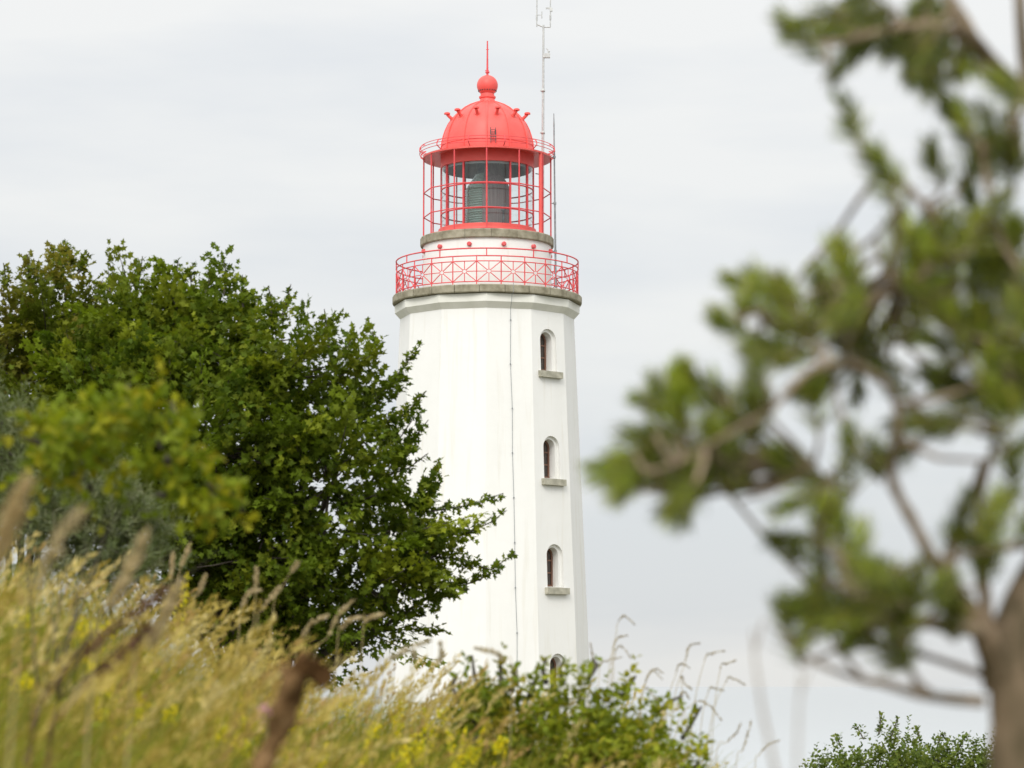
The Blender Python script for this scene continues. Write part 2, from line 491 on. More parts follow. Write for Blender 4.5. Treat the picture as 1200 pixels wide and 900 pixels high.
def build_lighthouse():
    # --- tower shaft with window recesses cut in
    rt = 102.0 * PM; zt = lz(374)
    rb_px = 118.5; slope = (118.5 - 102.0) * PM / (zt - lz(770))
    def rad(z): return rt + (zt - z) * slope
    prof = [(rad(z), z) for z in np.linspace(-0.6, zt, 14)]
    mb = MB(); mb.lathe(prof, 12, 0.0, False, True, True)
    tower_me = mb.mesh('tower_wall')
    tmp = bpy.data.objects.new('tower_tmp', tower_me); C.objects.link(tmp)
    th = R(45)
    n_ = Vector((math.sin(th), -math.cos(th), 0)); t_ = Vector((math.cos(th), math.sin(th), 0))
    def arch(hw, z0, ztop, seg=14):
        zs = ztop - hw
        pts = [(-hw, z0), (hw, z0)] + [(hw * math.cos(PI * i / seg), zs + hw * math.sin(PI * i / seg)) for i in range(seg + 1)]
        return pts
    def prism(mb, pts, o, d0, d1):
        k = len(pts)
        vs = [o + t_ * x + Vector((0, 0, z)) + n_ * d0 for x, z in pts] + [o + t_ * x + Vector((0, 0, z)) + n_ * d1 for x, z in pts]
        fs = [tuple(range(k)), tuple(reversed(range(k, 2 * k)))] + [(i, i + k, (i + 1) % k + k, (i + 1) % k) for i in range(k)]
        mb.add(vs, fs)
    wins = []
    z_step = (lz(396) - lz(643)) / 2
    z_top1 = lz(394.5)
    for i in range(6):
        ztop = z_top1 - i * z_step
        z0 = ztop - 1.46
        if z0 < 1: break
        ap = rad(ztop - .75) * math.cos(R(15))
        wins.append((ztop, z0, ap))
    cut1, cut2 = MB(), MB()
    for ztop, z0, ap in wins:
        o = n_ * ap
        prism(cut1, arch(.385, z0, ztop), o, .5, -.13)
        prism(cut2, arch(.285, z0 + .06, ztop - .10), o, .5, -.47)
    cobs = []
    for cb in (cut1, cut2):
        co = bpy.data.objects.new('cutter', cb.mesh('cutter')); C.objects.link(co); cobs.append(co)
        md = tmp.modifiers.new('b', 'BOOLEAN'); md.operation = 'DIFFERENCE'; md.solver = 'EXACT'; md.object = co
    dg = bpy.context.evaluated_depsgraph_get()
    me = bpy.data.meshes.new_from_object(tmp.evaluated_get(dg)); me.name = 'tower_wall'
    bpy.data.objects.remove(tmp)
    for co in cobs: bpy.data.objects.remove(co)
    me.materials.clear()
    part('tower_wall', me, M['plaster'], LH)
    # --- windows
    rotw = Matrix((t_, -n_, Vector((0, 0, 1)))).transposed()
    for ztop, z0, ap in wins:
        o = n_ * (ap - .43)
        outer = arch(.281, z0 + .065, ztop - .106); inner = arch(.215, z0 + .135, ztop - .175)
        fm = MB(); k = len(outer)
        vs = []
        for d in (0.0, .05):
            vs += [o + t_ * x + Vector((0, 0, z)) + n_ * d for x, z in outer]
            vs += [o + t_ * x + Vector((0, 0, z)) + n_ * d for x, z in inner]
        fs = []
        for i in range(k):
            j = (i + 1) % k
            fs += [(i, j, k + j, k + i), (2 * k + i, 3 * k + i, 3 * k + j, 2 * k + j), (i, 2 * k + i, 2 * k + j, j), (k + i, k + j, 3 * k + j, 3 * k + i)]
        fm.add(vs, fs)
        fm.box(o + n_ * .027 + Vector((0, 0, (z0 + ztop) / 2)), (.05, .04, ztop - z0 - .30), rotw)
        for q in (.36, .64):
            fm.box(o + n_ * .029 + Vector((0, 0, z0 + (ztop - z0) * q)), (.45, .036, .045), rotw)
        w = fm.build('window', M['wood'], LH)
        pm = MB(); prism(pm, arch(.24, z0 + .12, ztop - .16), o, .004, .016)
        pm.build('pane', M['pane'], w)
        sm = MB()
        a2 = ap + (ztop - z0 - .75) * slope
        sm.box(n_ * (a2 - .02) + Vector((0, 0, z0 - .085)), (1.04, .34, .21), rotw)
        # weathered top slope of the sill running back into the recess
        hw = .395
        b0 = n_ * (a2 + .10) + Vector((0, 0, z0 + .018)); b1 = n_ * (a2 - .45) + Vector((0, 0, z0 + .075))
        vs = [b0 - t_ * hw, b0 + t_ * hw, b1 + t_ * .275, b1 - t_ * .275]
        vs += [p - Vector((0, 0, .06)) for p in vs]
        sm.add(vs, [(0, 1, 2, 3), (7, 6, 5, 4), (0, 4, 5, 1), (1, 5, 6, 2), (2, 6, 7, 3), (3, 7, 4, 0)])
        sm.build('sill', M['sill'], w)
    # --- cornice
    mb = MB()
    rc = 108.5 * PM
    mb.lathe([(rt * .96, lz(375)), (rt + .004, lz(374.4)), (rc, lz(367.5)), (rc * 1.003, lz(358.5)), (rt * .9, lz(358))], 12, 0, False)
    mb.build('cornice', M['cornice'], LH, auto=.2)
    # --- gallery deck: 24 stone slabs
    mb = MB()
    r1 = 111.5 * PM; r0 = 66 * PM; zt2 = lz(348.7); zb = lz(357.8)
    for k in range(24):
        a0 = R(11 + 15 * k) + .0035; a1 = R(11 + 15 * (k + 1)) - .0035
        dz = random.uniform(-.008, .008); dr = random.uniform(-.012, .012)
        prof = []
        sub = 3
        vs = []
        for i in range(sub + 1):
            a = a0 + (a1 - a0) * i / sub
            for (r, z) in ((r0, zb), (r1 + dr - .02, zb), (r1 + dr, zb + .03), (r1 + dr, zt2 + dz - .03), (r1 + dr - .025, zt2 + dz), (r0, zt2 + dz)):
                vs.append(pol(r, a, z))
        fs = []
        for i in range(sub):
            for j in range(6):
                j2 = (j + 1) % 6
                fs.append((i * 6 + j, (i + 1) * 6 + j, (i + 1) * 6 + j2, i * 6 + j2))
        fs += [tuple(range(6)), tuple(reversed([sub * 6 + j for j in range(6)]))]
        mb.add(vs, fs)
    mb.lathe([(r0, zb + .02), (r1 - .05, zb + .02), (r1 - .05, zt2 - .03), (r0, zt2 - .03)], 48)
    mb.build('gallery_deck', M['stone'], LH)
    # --- white watch-room drum with red plugs
    rd = 75.5 * PM
    mb = MB(); mb.lathe([(rd, zt2 - .02), (rd, lz(289) - .0)], 64)
    drum = mb.build('watch_room_wall', M['plaster'], LH)
    zpl = (at(570.9, 285.5, LY - rd).z - BASE_Z)
    for k in range(12):
        a = R(15 + 30 * k)
        mb = MB(); p = pol(rd - .02, a, zpl)
        d = pol(1, a, 0)
        mb.tube([p, p + d * .10, p + d * .125], [.078, .078, .055], 12)
        mb.build('plug', M['redplug'], drum)
    # --- stone ring under the lantern
    mb = MB()
    rs = 78.7 * PM; z1 = lz(280.2); z0 = lz(290.2)
    for k in range(16):
        a0 = R(4 + 22.5 * k) + .003; a1 = R(4 + 22.5 * (k + 1)) - .003
        dr = random.uniform(-.008, .008); vs = []; sub = 3
        for i in range(sub + 1):
            a = a0 + (a1 - a0) * i / sub
            for (r, z) in ((1.3, z0), (rs + dr - .02, z0), (rs + dr, z0 + .03), (rs + dr, z1 - .03), (rs + dr - .02, z1), (1.3, z1)):
                vs.append(pol(r, a, z))
        fs = []
        for i in range(sub):
            for j in range(6):
                j2 = (j + 1) % 6
                fs.append((i * 6 + j, (i + 1) * 6 + j, (i + 1) * 6 + j2, i * 6 + j2))
        fs += [tuple(range(6)), tuple(reversed([sub * 6 + j for j in range(6)]))]
        mb.add(vs, fs)
    mb.lathe([(1.3, z0 + .01), (rs - .03, z0 + .01), (rs - .03, z1 - .01), (.0, z1 - .01)], 48)
    mb.build('lantern_base_ring', M['stone'], LH)
    # --- gallery railing
    rr = 107 * PM
    def fz(py, r): return at(570.9, py, LY - r).z - BASE_Z
    z_top, z_mid, z_pt, z_pb = fz(290.7, rr), fz(299.5, rr), fz(305.6, rr), fz(329.6, rr)
    mb = MB()
    ring = lambda r, z, n: [pol(r, 2 * PI * k / n, z) for k in range(n)]
    mb.tube(ring(rr, z_top, 96), .024, 8, True)
    mb.tube(ring(rr, z_mid, 96), .021, 8, True)
    for k in range(12):
        a = R(30 * k + .2)
        mb.tube([pol(rr, a, z_mid), pol(rr, a, z_top)], .022, 6)
    rail = mb.build('gallery_railing', M['redrail'], LH)
    hw = R(7.5)
    def pp(s, q):            # s in -1..1 across the panel, q in -1..1 up
        return pol(rr, s * hw, (z_pt + z_pb) / 2 + q * (z_pt - z_pb) / 2)
    pm = MB(); b1 = .0185
    pm.tube([pol(rr, -hw, zt2 - .01), pol(rr, -hw, z_mid)], .02, 6)
    pm.tube([pp(s, 1) for s in np.linspace(-1, 1, 5)], b1, 6)
    pm.tube([pp(s, -1) for s in np.linspace(-1, 1, 5)], b1, 6)
    c = .20
    for sx, sy in ((1, 1), (1, -1), (-1, 1), (-1, -1)):
        pm.tube([pp(sx * .98, sy * .98), pp(sx * c * .78, sy * c * .78)], b1 * .85, 6)
    for sx, sy in ((1, 0), (-1, 0), (0, 1), (0, -1)):
        pm.tube([pp(sx, sy), pp(sx * c, sy * c)], b1 * .8, 6)
    pm.tube([pp(c * math.cos(2 * PI * i / 8), c * math.sin(2 * PI * i / 8)) for i in range(8)], b1 * .6, 5, True)
    pme = pm.mesh('railing_panel', R(35))
    for k in range(24):
        o = part('railing_panel', pme, M['redrail'], rail)
        o.rotation_euler = (0, 0, R(1.6 + 15 * k))
    # --- lantern glazing
    rg = 54.2 * PM
    zg0 = lz(273.5); zg1 = lz(197.5)
    mb = MB(); mb.lathe([(rg - .006, zg0), (rg - .006, zg1)], 96)
    glz = mb.build('lantern_glazing', M['glass'], LH)
    mb = MB()
    for k in range(12):
        a = R(30 * k)
        p0 = pol(rg, a, zg0); p1 = pol(rg, a, zg1)
        rot = Matrix.Rotation(a, 3, 'Z')
        mb.box((p0 + p1) / 2, (.05, .07, zg1 - zg0), rot)
    mb.build('mullions', M['redrail'], glz)
    mb = MB()
    for py in (224, 252.5):
        mb.tube(ring(rg, lz(py), 48), .026, 6, True)
    mb.build('transoms', M['redrail'], glz)
    mb = MB()
    mb.lathe([(rg - .09, zg0 - .02), (rg + .10, zg0 - .02), (rg + .10, zg0 + .10), (rg - .09, zg0 + .10), (rg - .09, zg0 - .02)], 64, smooth=False)
    mb.lathe([(rg + .10, zg0 - .02), (rg + .13, z1 - .02)], 64)
    mb.build('lantern_sill', M['red'], LH)
    # --- band above the glass, eave and dome
    mb = MB()
    re = 76.3 * PM; ze = lz(186.3); zd = lz(182.5)
    mb.lathe([(rg - .07, zg1 - .02), (rg + .03, zg1 - .02), (rg + .03, zd - .03)], 96, smooth=True)
    mb.lathe([(rg - .07, zg1 - .02), (rg - .07, zd - .02)], 96)
    mb.build('lantern_band', M['red'], LH)
    mb = MB()
    mb.lathe([(rg - .05, zd - .03), (re - .02, ze - .035), (re, ze - .03), (re, ze + .03), (re - .02, ze + .035), (rg - .05, zd + .04)], 96)
    eave = mb.build('eave', M['red'], LH, auto=.5)
    # underside ceiling inside the lantern
    mb = MB(); mb.lathe([(rg - .075, zg1 - .1), (rg - .09, zd + .05), (.3, lz(172)), (0, lz(172))], 64)
    mb.build('lantern_ceiling', M['ceil'], LH)
    # eave railing
    mb = MB()
    rer = 79 * PM
    for i, py in enumerate((174.2, 177.6, 181.2)):
        mb.tube(ring(rer + .03 * (0, 1, 1)[i], lz(py), 72), .0115, 6, True)
    for k in range(12):
        a = R(15 + 30 * k)
        pts = [pol(re - .10, a, ze + .03), pol(re + .02, a, ze + .06), pol(rer + .09, a, lz(181)), pol(rer + .08, a, lz(177.6)), pol(rer, a, lz(174.2)), pol(rer - .10, a, lz(173.6))]
        mb.tube(pts, .019, 6)
    mb.build('eave_railing', M['redrail'], eave)
    # dome profile measured from the silhouette
    dp = [(54.4, 182.5), (54.3, 176), (53.4, 168), (51.6, 160), (49.2, 153), (45.8, 146), (41.6, 140), (36.4, 134.5), (30, 129.3), (22.5, 125), (15, 122), (9.4, 120)]
    prof = [(r * PM, lz(y)) for r, y in dp]
    mb = MB(); mb.lathe(prof, 96)
    for k in range(12):
        a = R(30 * k)
        mb.tube([pol(r + .010, a, z) for r, z in prof], [.034] * len(prof), 6)
    mb.tube(ring(53.9 * PM + .01, lz(172.5), 72), .013, 6, True)
    dome = mb.build('dome', M['red'], LH)
    for k in range(12):
        if k in (3, 8): continue
        a = R(15 + 30 * k)
        mb = MB()
        p = pol(42.3 * PM, a, lz(142.5)); d = pol(.75, a, .66)
        q = p + d * .26
        mb.tube([p - d * .05, q], [.062, .05], 10)
        mb.tube([p - d * .06, p + d * .05], [.09, .078], 10)
        mb.tube([q - Vector((0, 0, .0)) , q + Vector((0, 0, .05)), q + Vector((0, 0, .075))], [.105, .105, .06], 14)
        mb.build('vent', M['red'], dome)
    mb = MB()
    mb.tube([pol(52.8 * PM, R(4.5), lz(175)), pol(53 * PM, R(4.5), lz(163))], .014, 6)
    mb.tube([pol(52.8 * PM, R(10.5), lz(175)), pol(53 * PM, R(10.5), lz(163))], .014, 6)
    for i in range(7):
        z = lz(175 - i * 2)
        mb.tube([pol(56.5 * PM, R(4.5), z), pol(56.5 * PM, R(10.5), z)], .01, 6)
    mb.tube([pol(56.5 * PM, R(4.5), lz(178)), pol(56.5 * PM, R(4.5), lz(160.5))], .016, 6)
    mb.tube([pol(56.5 * PM, R(10.5), lz(178)), pol(56.5 * PM, R(10.5), lz(160.5))], .016, 6)
    mb.build('ladder', M['dark'], dome)
    # neck, ball, rod
    mb = MB()
    mb.lathe([(10.4 * PM, lz(121)), (9.4 * PM, lz(119)), (8.6 * PM, lz(116.2)), (9.9 * PM, lz(115)), (9.9 * PM, lz(113.4)), (8.3 * PM, lz(112.6)), (8 * PM, lz(110))], 40)
    mb.build('neck', M['red'], LH)
    mb = MB(); zc = lz(100.3); rb = 12.5 * PM
    mb.sphere((0, 0, zc), rb, 40, 24)
    ball = mb.build('ball_finial', M['red'], LH)
    for k in range(22):
        a = 2 * PI * k / 22
        p = pol(rb * .845, a, zc - rb * .545); d = (p - Vector((0, 0, zc))).normalized()
        mb = MB(); mb.tube([p - d * .01, p + d * .012], .022, 8)
        mb.build('vent_hole', M['dark'], ball)
    mb = MB()
    mb.tube([(0, 0, lz(89)), (0, 0, lz(80)), (0, 0, lz(48))], [.04, .034, .022], 8)
    mb.tube([(0, 0, lz(85.5)), (0, 0, lz(84))], .075, 10)
    mb.tube([(-.05, 0, lz(58)), (.05, 0, lz(58))], .012, 6)
    mb.tube([(-.08, 0, lz(82.5)), (.05, 0, lz(82.5))], .015, 6)
    mb.build('lightning_rod', M['redrail'], LH)
    # --- outer cage
    rk = 75 * PM
    mb = MB()
    for py in (226.6, 255.2):
        mb.tube([pol(rk, R(30 * k), lz(py)) for k in range(12)], .021, 6, True)
    mb.tube([pol(rk, R(30 * k), lz(279.2)) for k in range(12)], .016, 6, True)
    cage = mb.build('lantern_cage', M['redrail'], LH)
    rm = MB(); rm.tube([(0, 0, z1 - .01), (0, 0, ze - .02)], .026, 8)
    rme = rm.mesh('cage_rod', R(35))
    for k in range(12):
        o = part('cage_rod', rme, M['redrail'], cage)
        o.location = pol(rk, R(30 * k), 0)
    mb = MB(); mb.tube([pol(rk - .02, R(57), z1 - .01), pol(rk - .02, R(57), ze)], .06, 10)
    mb.build('red_pipe', M['red'], LH)
    # --- the optic
    mb = MB()
    ro = 25 * PM
    zl0 = lz(272); zl1 = lz(222); zl2 = lz(206)
    prof = []
    nr = 18
    for i in range(nr):
        z = zl0 + (zl1 - zl0) * i / nr
        prof += [(ro - .015, z), (ro + .035, z + (zl1 - zl0) / nr * .5), (ro - .015, z + (zl1 - zl0) / nr * .96)]
    for i in range(9):
        q = i / 8
        prof += [(ro - (ro - .42) * q, zl1 + (zl2 - zl1) * q + .02), (ro - (ro - .42) * q - .05, zl1 + (zl2 - zl1) * q + .05)]
    mb.lathe(prof, 48, smooth=False)
    lens = mb.build('lens', M['prism'], LH, auto=.3)
    mb = MB(); mb.lathe([(ro - .14, zl0), (ro - .14, zl1), (.36, zl2), (.36, lz(172))], 40)
    mb.build('lens_frame', M['dark'], lens)
    mb = MB()
    prof = [(ro + .06, zl0), (ro + .06, zl1), (ro - .05, lz(214)), (.52, zl2), (.40, lz(190))]
    mb.lathe(prof, 30, a0=R(-12), a1=R(150))
    mb.build('lens_curtain', M['shade'], lens)
    mb = MB()
    mb.tube([pol(rg - .2, R(24), zg0 - .1), pol(rg - .2, R(24), zg0 + .62)], [.05, .035], 8)
    mb.box(pol(rg - .2, R(24), zg0 + .66), (.16, .12, .2))
    mb.build('lantern_fitting', M['dark'], LH)
    # --- lightning conductor down the wall, with clips
    pts = []
    def wallpt(z, q):      # q: 0..1 across the facet between 0 and 30 degrees
        r = rad(z); a = pol(r, 0, z); b = pol(r, R(30), z)
        p = a.lerp(b, q); nn = pol(1, R(15), 0)
        return p + nn * .03
    pts = [pol(r1 + .01, R(16), zt2 + .05), pol(r1 + .015, R(16), zb), pol(rc + .02, R(15.5), lz(359.5)), pol(rc + .02, R(15.2), lz(368)), wallpt(zt - .04, .535)]
    zz = list(np.linspace(zt - .4, .0, 15))
    pts += [wallpt(z, .52 + .12 * (zt - z) / zt + .012 * math.sin(z * 1.9)) for z in zz]
    mb = MB(); mb.tube(pts, .008, 5)
    for p in pts[5:]:
        mb.box(p, (.045, .045, .035))
    mb.build('lightning_cable', M['darkgrey'], LH)
build_lighthouse()

# --- masts bolted on the gallery
def build_masts():
    zdeck = lz(348.7)
    d = R(126)
    r = 80.5 * PM
    base = Vector((AX, LY, BASE_Z)) + pol(r, d, zdeck)
    mst = thing('antenna_mast', base, 'tall pale grey antenna mast with a forked top beside the red dome', 'antenna mast')
    def h(py): return lz(py) - zdeck + .12
    # lean so that the top stands a little right of the foot
    def P(py, off=0, back=0): 
        z = h(py); return Vector(((z / h(20)) * .06 + off, back, z))
    mb = MB(); mb.tube([(0, 0, 0), P(170), P(100), P(22)], [.055, .052, .045, .036], 10)
    mb.build('pole', M['grey'], mst)
    for py in (150, 100):
        mb = MB(); mb.tube([P(py + 1.6), P(py - 1.6)], .07, 10); mb.box(P(py) + Vector((-.02, 0, 0)), (.17, .1, .035)); mb.build('clamp', M['grey'], mst)
    mb = MB(); mb.box(P(58.5, .115), (.25, .14, .15)); mb.tube([P(56, .17), P(51, .16), P(50, .10)], .018, 6); mb.sphere(P(53.5, .2), .035, 10, 6)
    mb.build('weather_sensor', M['grey'], mst)
    mb = MB()
    mb.tube([P(21, -.25), P(24.5, 0), P(24.5, .25)], .024, 6)
    mb.build('crossarm', M['grey'], mst)
    for off, top in ((-.235, -14), (.24, -12)):
        mb = MB(); mb.tube([P(24, off), P(top, off)], .024, 6)
        mb.tube([P(16, off), P(10, off)], .034, 8)
        mb.build('aerial', M['grey'], mst)
    mb = MB(); mb.tube([P(14, -.06), P(6, -.06)], .02, 6); mb.tube([P(10, -.235), P(10, -.06)], .012, 6); mb.build('sensor_arm', M['grey'], mst)
    mb = MB(); mb.box(P(2, .19), (.22, .05, .05)); mb.box(P(4, .27), (.09, .06, .12)); mb.build('wind_sensor', M['grey'], mst)
    # brackets back to the ring
    for py in (283, 200):
        mb = MB(); p = P(py); mb.tube([p, p + Vector((-.25, -.2, 0))], .02, 6)
        mb.build('bracket', M['grey'], mst)

    a = R(83); r2 = 81.3 * PM
    base = Vector((AX, LY, BASE_Z)) + pol(r2, a, zdeck)
    wh = thing('whip_antenna', base, 'thin dark whip antenna standing on the gallery right of the lantern', 'antenna')
    mb = MB()
    def Q(py): return Vector((-(lz(py) - zdeck) / 5.6 * .055, 0, lz(py) - zdeck + (0.0 if py > 345 else 0.0)))
    mb.tube([(0, 0, 0), Q(240)], [.034, .032], 8); mb.tube([Q(240), Q(150)], [.028, .024], 8)
    mb.build('pole', M['darkgrey'], wh)
    mb = MB(); mb.tube([Q(150), Q(141), Q(135)], [.03, .018, .012], 8); mb.build('tip', M['darkgrey'], wh)
    for py in (240, 186, 296):
        mb = MB(); mb.tube([Q(py + 1.4), Q(py - 1.4)], .05, 8); mb.tube([Q(py), Q(py) + Vector((-.12, 0.02, 0))], .018, 6); mb.build('clamp', M['darkgrey'], wh)
build_masts()

# ------------------------------------------------------------------ broadleaf trees and shrubs
def limb_pts(p0, p1, sag=0.0, wob=0.08, n=6):
    p0 = Vector(p0); p1 = Vector(p1); ln = (p1 - p0).length
    out_ = []
    ph = random.uniform(0, 9)
    for i in range(n + 1):
        t = i / n
        p = p0.lerp(p1, t)
        p.z += sag * ln * math.sin(PI * t)
        w = wob * ln * math.sin(PI * t)
        p += Vector((noise.noise(Vector((t * 2, ph, 0))), noise.noise(Vector((t * 2, ph, 5))), noise.noise(Vector((t * 2, ph, 9))))) * w
        out_.append(p)
    return out_

def broadleaf(name, label, cat, base, lobes, Yc, palette, leaf, tpl, twig_density, twig_len, per, group=None, sprays=(), droop=.12,
              stems=3, stem_r=.08, fill=.35, upb=.45, spread=.75, bark='treebark', yj=.5, spray_per=10, gap=-.12, shrink=1.0, fans=0, fan_len=.9, shift=(0, 0)):
    """lobes: (px, py, rx_px, ry_px, dY) - leaf masses in the crown; sprays: traced shoots in px"""
    base = Vector(base)
    T = thing(name, base, label, cat, group)
    wood = MB()
    pm = Yc / F_PX
    L_ = []
    for (cx, cy, rx, ry, dY) in lobes:
        Y = Yc + dY
        cx += shift[0]; cy += shift[1]; rx *= shrink; ry *= shrink
        c = at(cx, cy, Y); s = Y / F_PX
        L_.append((np.array(c), np.array([rx * s, 0.85 * (rx + ry) * .5 * s, ry * s])))
    bulk = Bulk()
    for li, (c, r) in enumerate(L_):
        area = 4 * PI * ((r[0] * r[1]) ** 1.6 / 3 + (r[0] * r[2]) ** 1.6 / 3 + (r[1] * r[2]) ** 1.6 / 3) ** (1 / 1.6)
        n = max(6, int(area * twig_density))
        u = nrm(RNG.normal(size=(n, 3)))
        dep = 0.74 + 0.2 * RNG.random(n)
        # uneven crown surface: bulges and hollows
        bul = np.array([noise.noise(Vector((p[0] * 2.1 + li * 7, p[1] * 2.1, p[2] * 2.1))) for p in u])
        dep *= 1 + .28 * bul
        P0 = c + u * r * dep[:, None]
        nn = nrm(u / r)
        keep = np.ones(n, bool)
        for lj, (c2, r2) in enumerate(L_):
            if lj != li:
                q = np.linalg.norm((P0 - c2) / r2, axis=1)
                keep &= (q > .62) | (RNG.random(n) < .12)
        # airy gaps between the leaf clumps
        hol = np.array([noise.noise(Vector(p) * (1.5 * 25.0 / Yc) + Vector((li, 0, 0))) for p in P0]) if n else np.zeros(0)
        keep &= hol > gap
        P0 = P0[keep]; nn = nn[keep]
        if len(P0) == 0: continue
        D = nn * .75 + RNG.normal(size=nn.shape) * .35; D[:, 2] += upb
        Ln = twig_len * (.6 + .8 * RNG.random(len(P0)))
        twig_leaves(bulk, P0, D, Ln, per, leaf, tpl, palette, spread, droop, outn=nn)
        # flat leafy sprays: a branchlet with side twigs in one tilted plane
        if fans:
            m = max(3, int(area * fans))
            u = nrm(RNG.normal(size=(m, 3)))
            hold = np.array([noise.noise(Vector(c + p * r) * 1.1) for p in u])
            u = u[hold > -.22]; m = len(u)
            B0 = c + u * r * (.45 + .3 * RNG.random((m, 1)))
            Df = nrm(u * [1, 1, .8] + RNG.normal(size=u.shape) * .25 + np.array([.12, 0, upb]))
            Lf = fan_len * (.65 + .6 * RNG.random(m))
            Hs = nrm(np.cross(Df, np.tile([[0, 0, 1.0]], (m, 1)) + RNG.normal(size=u.shape) * .25))
            Nf = nrm(np.cross(Hs, Df)); Nf *= np.sign(Nf[:, 2:3] + 1e-6)
            tone = .72 + .62 * RNG.random(m)
            pal = np.array(palette)[RNG.integers(0, len(palette), m)] * tone[:, None]
            K = 13
            for q in range(K):
                tq = (q + .5) / K
                sgn = 1 if q % 2 else -1
                P_ = B0 + Df * (Lf * tq)[:, None] - np.array([0, 0, 1.0]) * (droop * .6 * Lf * tq ** 2)[:, None]
                Dq = Df * .75 + Hs * sgn * (.85 - .45 * tq) + RNG.normal(size=Df.shape) * .16
                nl = 7
                Lq = Lf * (.42 - .30 * tq) + .05
                tl = (np.arange(nl)[None] + RNG.random((m, nl))) / nl
                PP = P_[:, None] + nrm(Dq)[:, None] * (Lq[:, None] * tl)[..., None] + RNG.normal(size=(m, nl, 3)) * .018
                AA = nrm(Dq)[:, None] + RNG.normal(size=(m, nl, 3)) * .55; AA[..., 2] -= droop * 1.2
                NN = Nf[:, None] + RNG.normal(size=(m, nl, 3)) * .38
                cc = pal[:, None] * (.82 + .36 * RNG.random((m, nl, 1)))
                szs = leaf * (.75 + .4 * RNG.random((m, nl))) * (1.05 - .3 * tq)
                bulk.add(*leaves(PP.reshape(-1, 3), AA.reshape(-1, 3), NN.reshape(-1, 3), szs.ravel(), tpl, cc.reshape(-1, 3)))
            for p0_, d_, l_ in list(zip(B0, Df, Lf))[::2]:
                wood.tube([Vector(c).lerp(Vector(p0_), .5), Vector(p0_), Vector(p0_ + d_ * l_ * .95)], [.014, .009, .003], 4, cap=False)
        # long leader shoots that break the outline
        far_out = RNG.random(len(P0)) < .10
        if far_out.any():
            D3 = nn[far_out] * .5 + RNG.normal(size=(far_out.sum(), 3)) * .22; D3[:, 2] += upb * 1.5
            twig_leaves(bulk, P0[far_out], D3, twig_len * (1.3 + .9 * RNG.random(far_out.sum())), per + 4, leaf * .85, tpl, palette, spread * .8, droop * .5, outn=nn[far_out])
        # inner leaves
        m = int(n * fill)
        u = nrm(RNG.normal(size=(m, 3))); P1 = c + u * r * (RNG.random((m, 1)) ** .5 * .8)
        D = u * .6 + RNG.normal(size=u.shape) * .5; D[:, 2] += .3
        twig_leaves(bulk, P1, D, twig_len * (.6 + .6 * RNG.random(m)), per, leaf, tpl, palette, spread, droop, outn=u)
        # twigs in the wood mesh
        pts = P0[RNG.random(len(P0)) < .10]
        for p in pts:
            q = Vector(p); cc = Vector(c)
            wood.tube(limb_pts(cc.lerp(q, .25), q, 0, .1, 3), [.012, .009, .007, .004], 4, cap=False)
    # stems and limbs
    for k in range(stems):
        off = Vector((random.uniform(-.3, .3), random.uniform(-.3, .3), 0)) * (1 if stems > 1 else .1)
        b0 = base + off - Vector((0, 0, .15))
        mine = [l for i, l in enumerate(L_) if i % stems == k]
        if not mine: continue
        cen = sum((Vector(l[0]) for l in mine), Vector()) / len(mine)
        fork = b0.lerp(cen, .45) + Vector((0, 0, .1))
        wood.tube(limb_pts(b0, fork, 0, .06, 6), [stem_r * (1 - .06 * i) for i in range(7)], 8)
        for c, r in mine:
            wood.tube(limb_pts(fork, Vector(c) + Vector((0, 0, -.1)), .06, .1, 6), [stem_r * .62 * (1 - .13 * i) for i in range(7)], 6)
    for sp in sprays:
        pts = [at(x, y, Yc + sp[1] + .15 * math.sin(i)) for i, (x, y) in enumerate(sp[0])]
        fine = []
        for i in range(len(pts) - 1):
            k = max(2, int((pts[i + 1] - pts[i]).length / .06))
            for j in range(k): fine.append(pts[i].lerp(pts[i + 1], j / k))
        fine.append(pts[-1])
        wood.tube(fine, [.012 - .009 * i / len(fine) for i in range(len(fine))], 4, cap=False)
        P0 = np.array(fine[:-1]); D = np.array([fine[i + 1] - fine[i] for i in range(len(fine) - 1)])
        m = len(P0); fr = np.linspace(0, 1, m)
        rep = np.repeat(np.arange(m), np.maximum(1, (spray_per * (1.2 - fr) * .35).astype(int) + 1))
        D2 = nrm(D[rep]) * .8 + RNG.normal(size=(len(rep), 3)) * .55; D2[:, 2] += .15
        twig_leaves(bulk, P0[rep] + RNG.normal(size=(len(rep), 3)) * .012, D2, twig_len * (.25 + .35 * RNG.random(len(rep))) * (1.25 - .8 * fr[rep]), 4, leaf * .92, tpl, palette, spread, droop,
                    outn=np.tile(np.array([[-.2, -.6, .5]]), (len(rep), 1)))
    me = wood.mesh('trunk')
    me.transform(Matrix.Translation(-base))
    part('trunk', me, M[bark], T)
    part('crown', bulk.mesh('crown', base), M['leaf'], T)
    return T

MAPLE = [(.080, .118, .009), (.098, .140, .010), (.130, .172, .012), (.062, .098, .008), (.175, .205, .016), (.088, .126, .012), (.125, .158, .014)]
MAPLE_L = [(.105, .130, .012), (.13, .15, .014), (.15, .15, .02), (.088, .112, .011), (.105, .142, .012), (.16, .145, .025)]

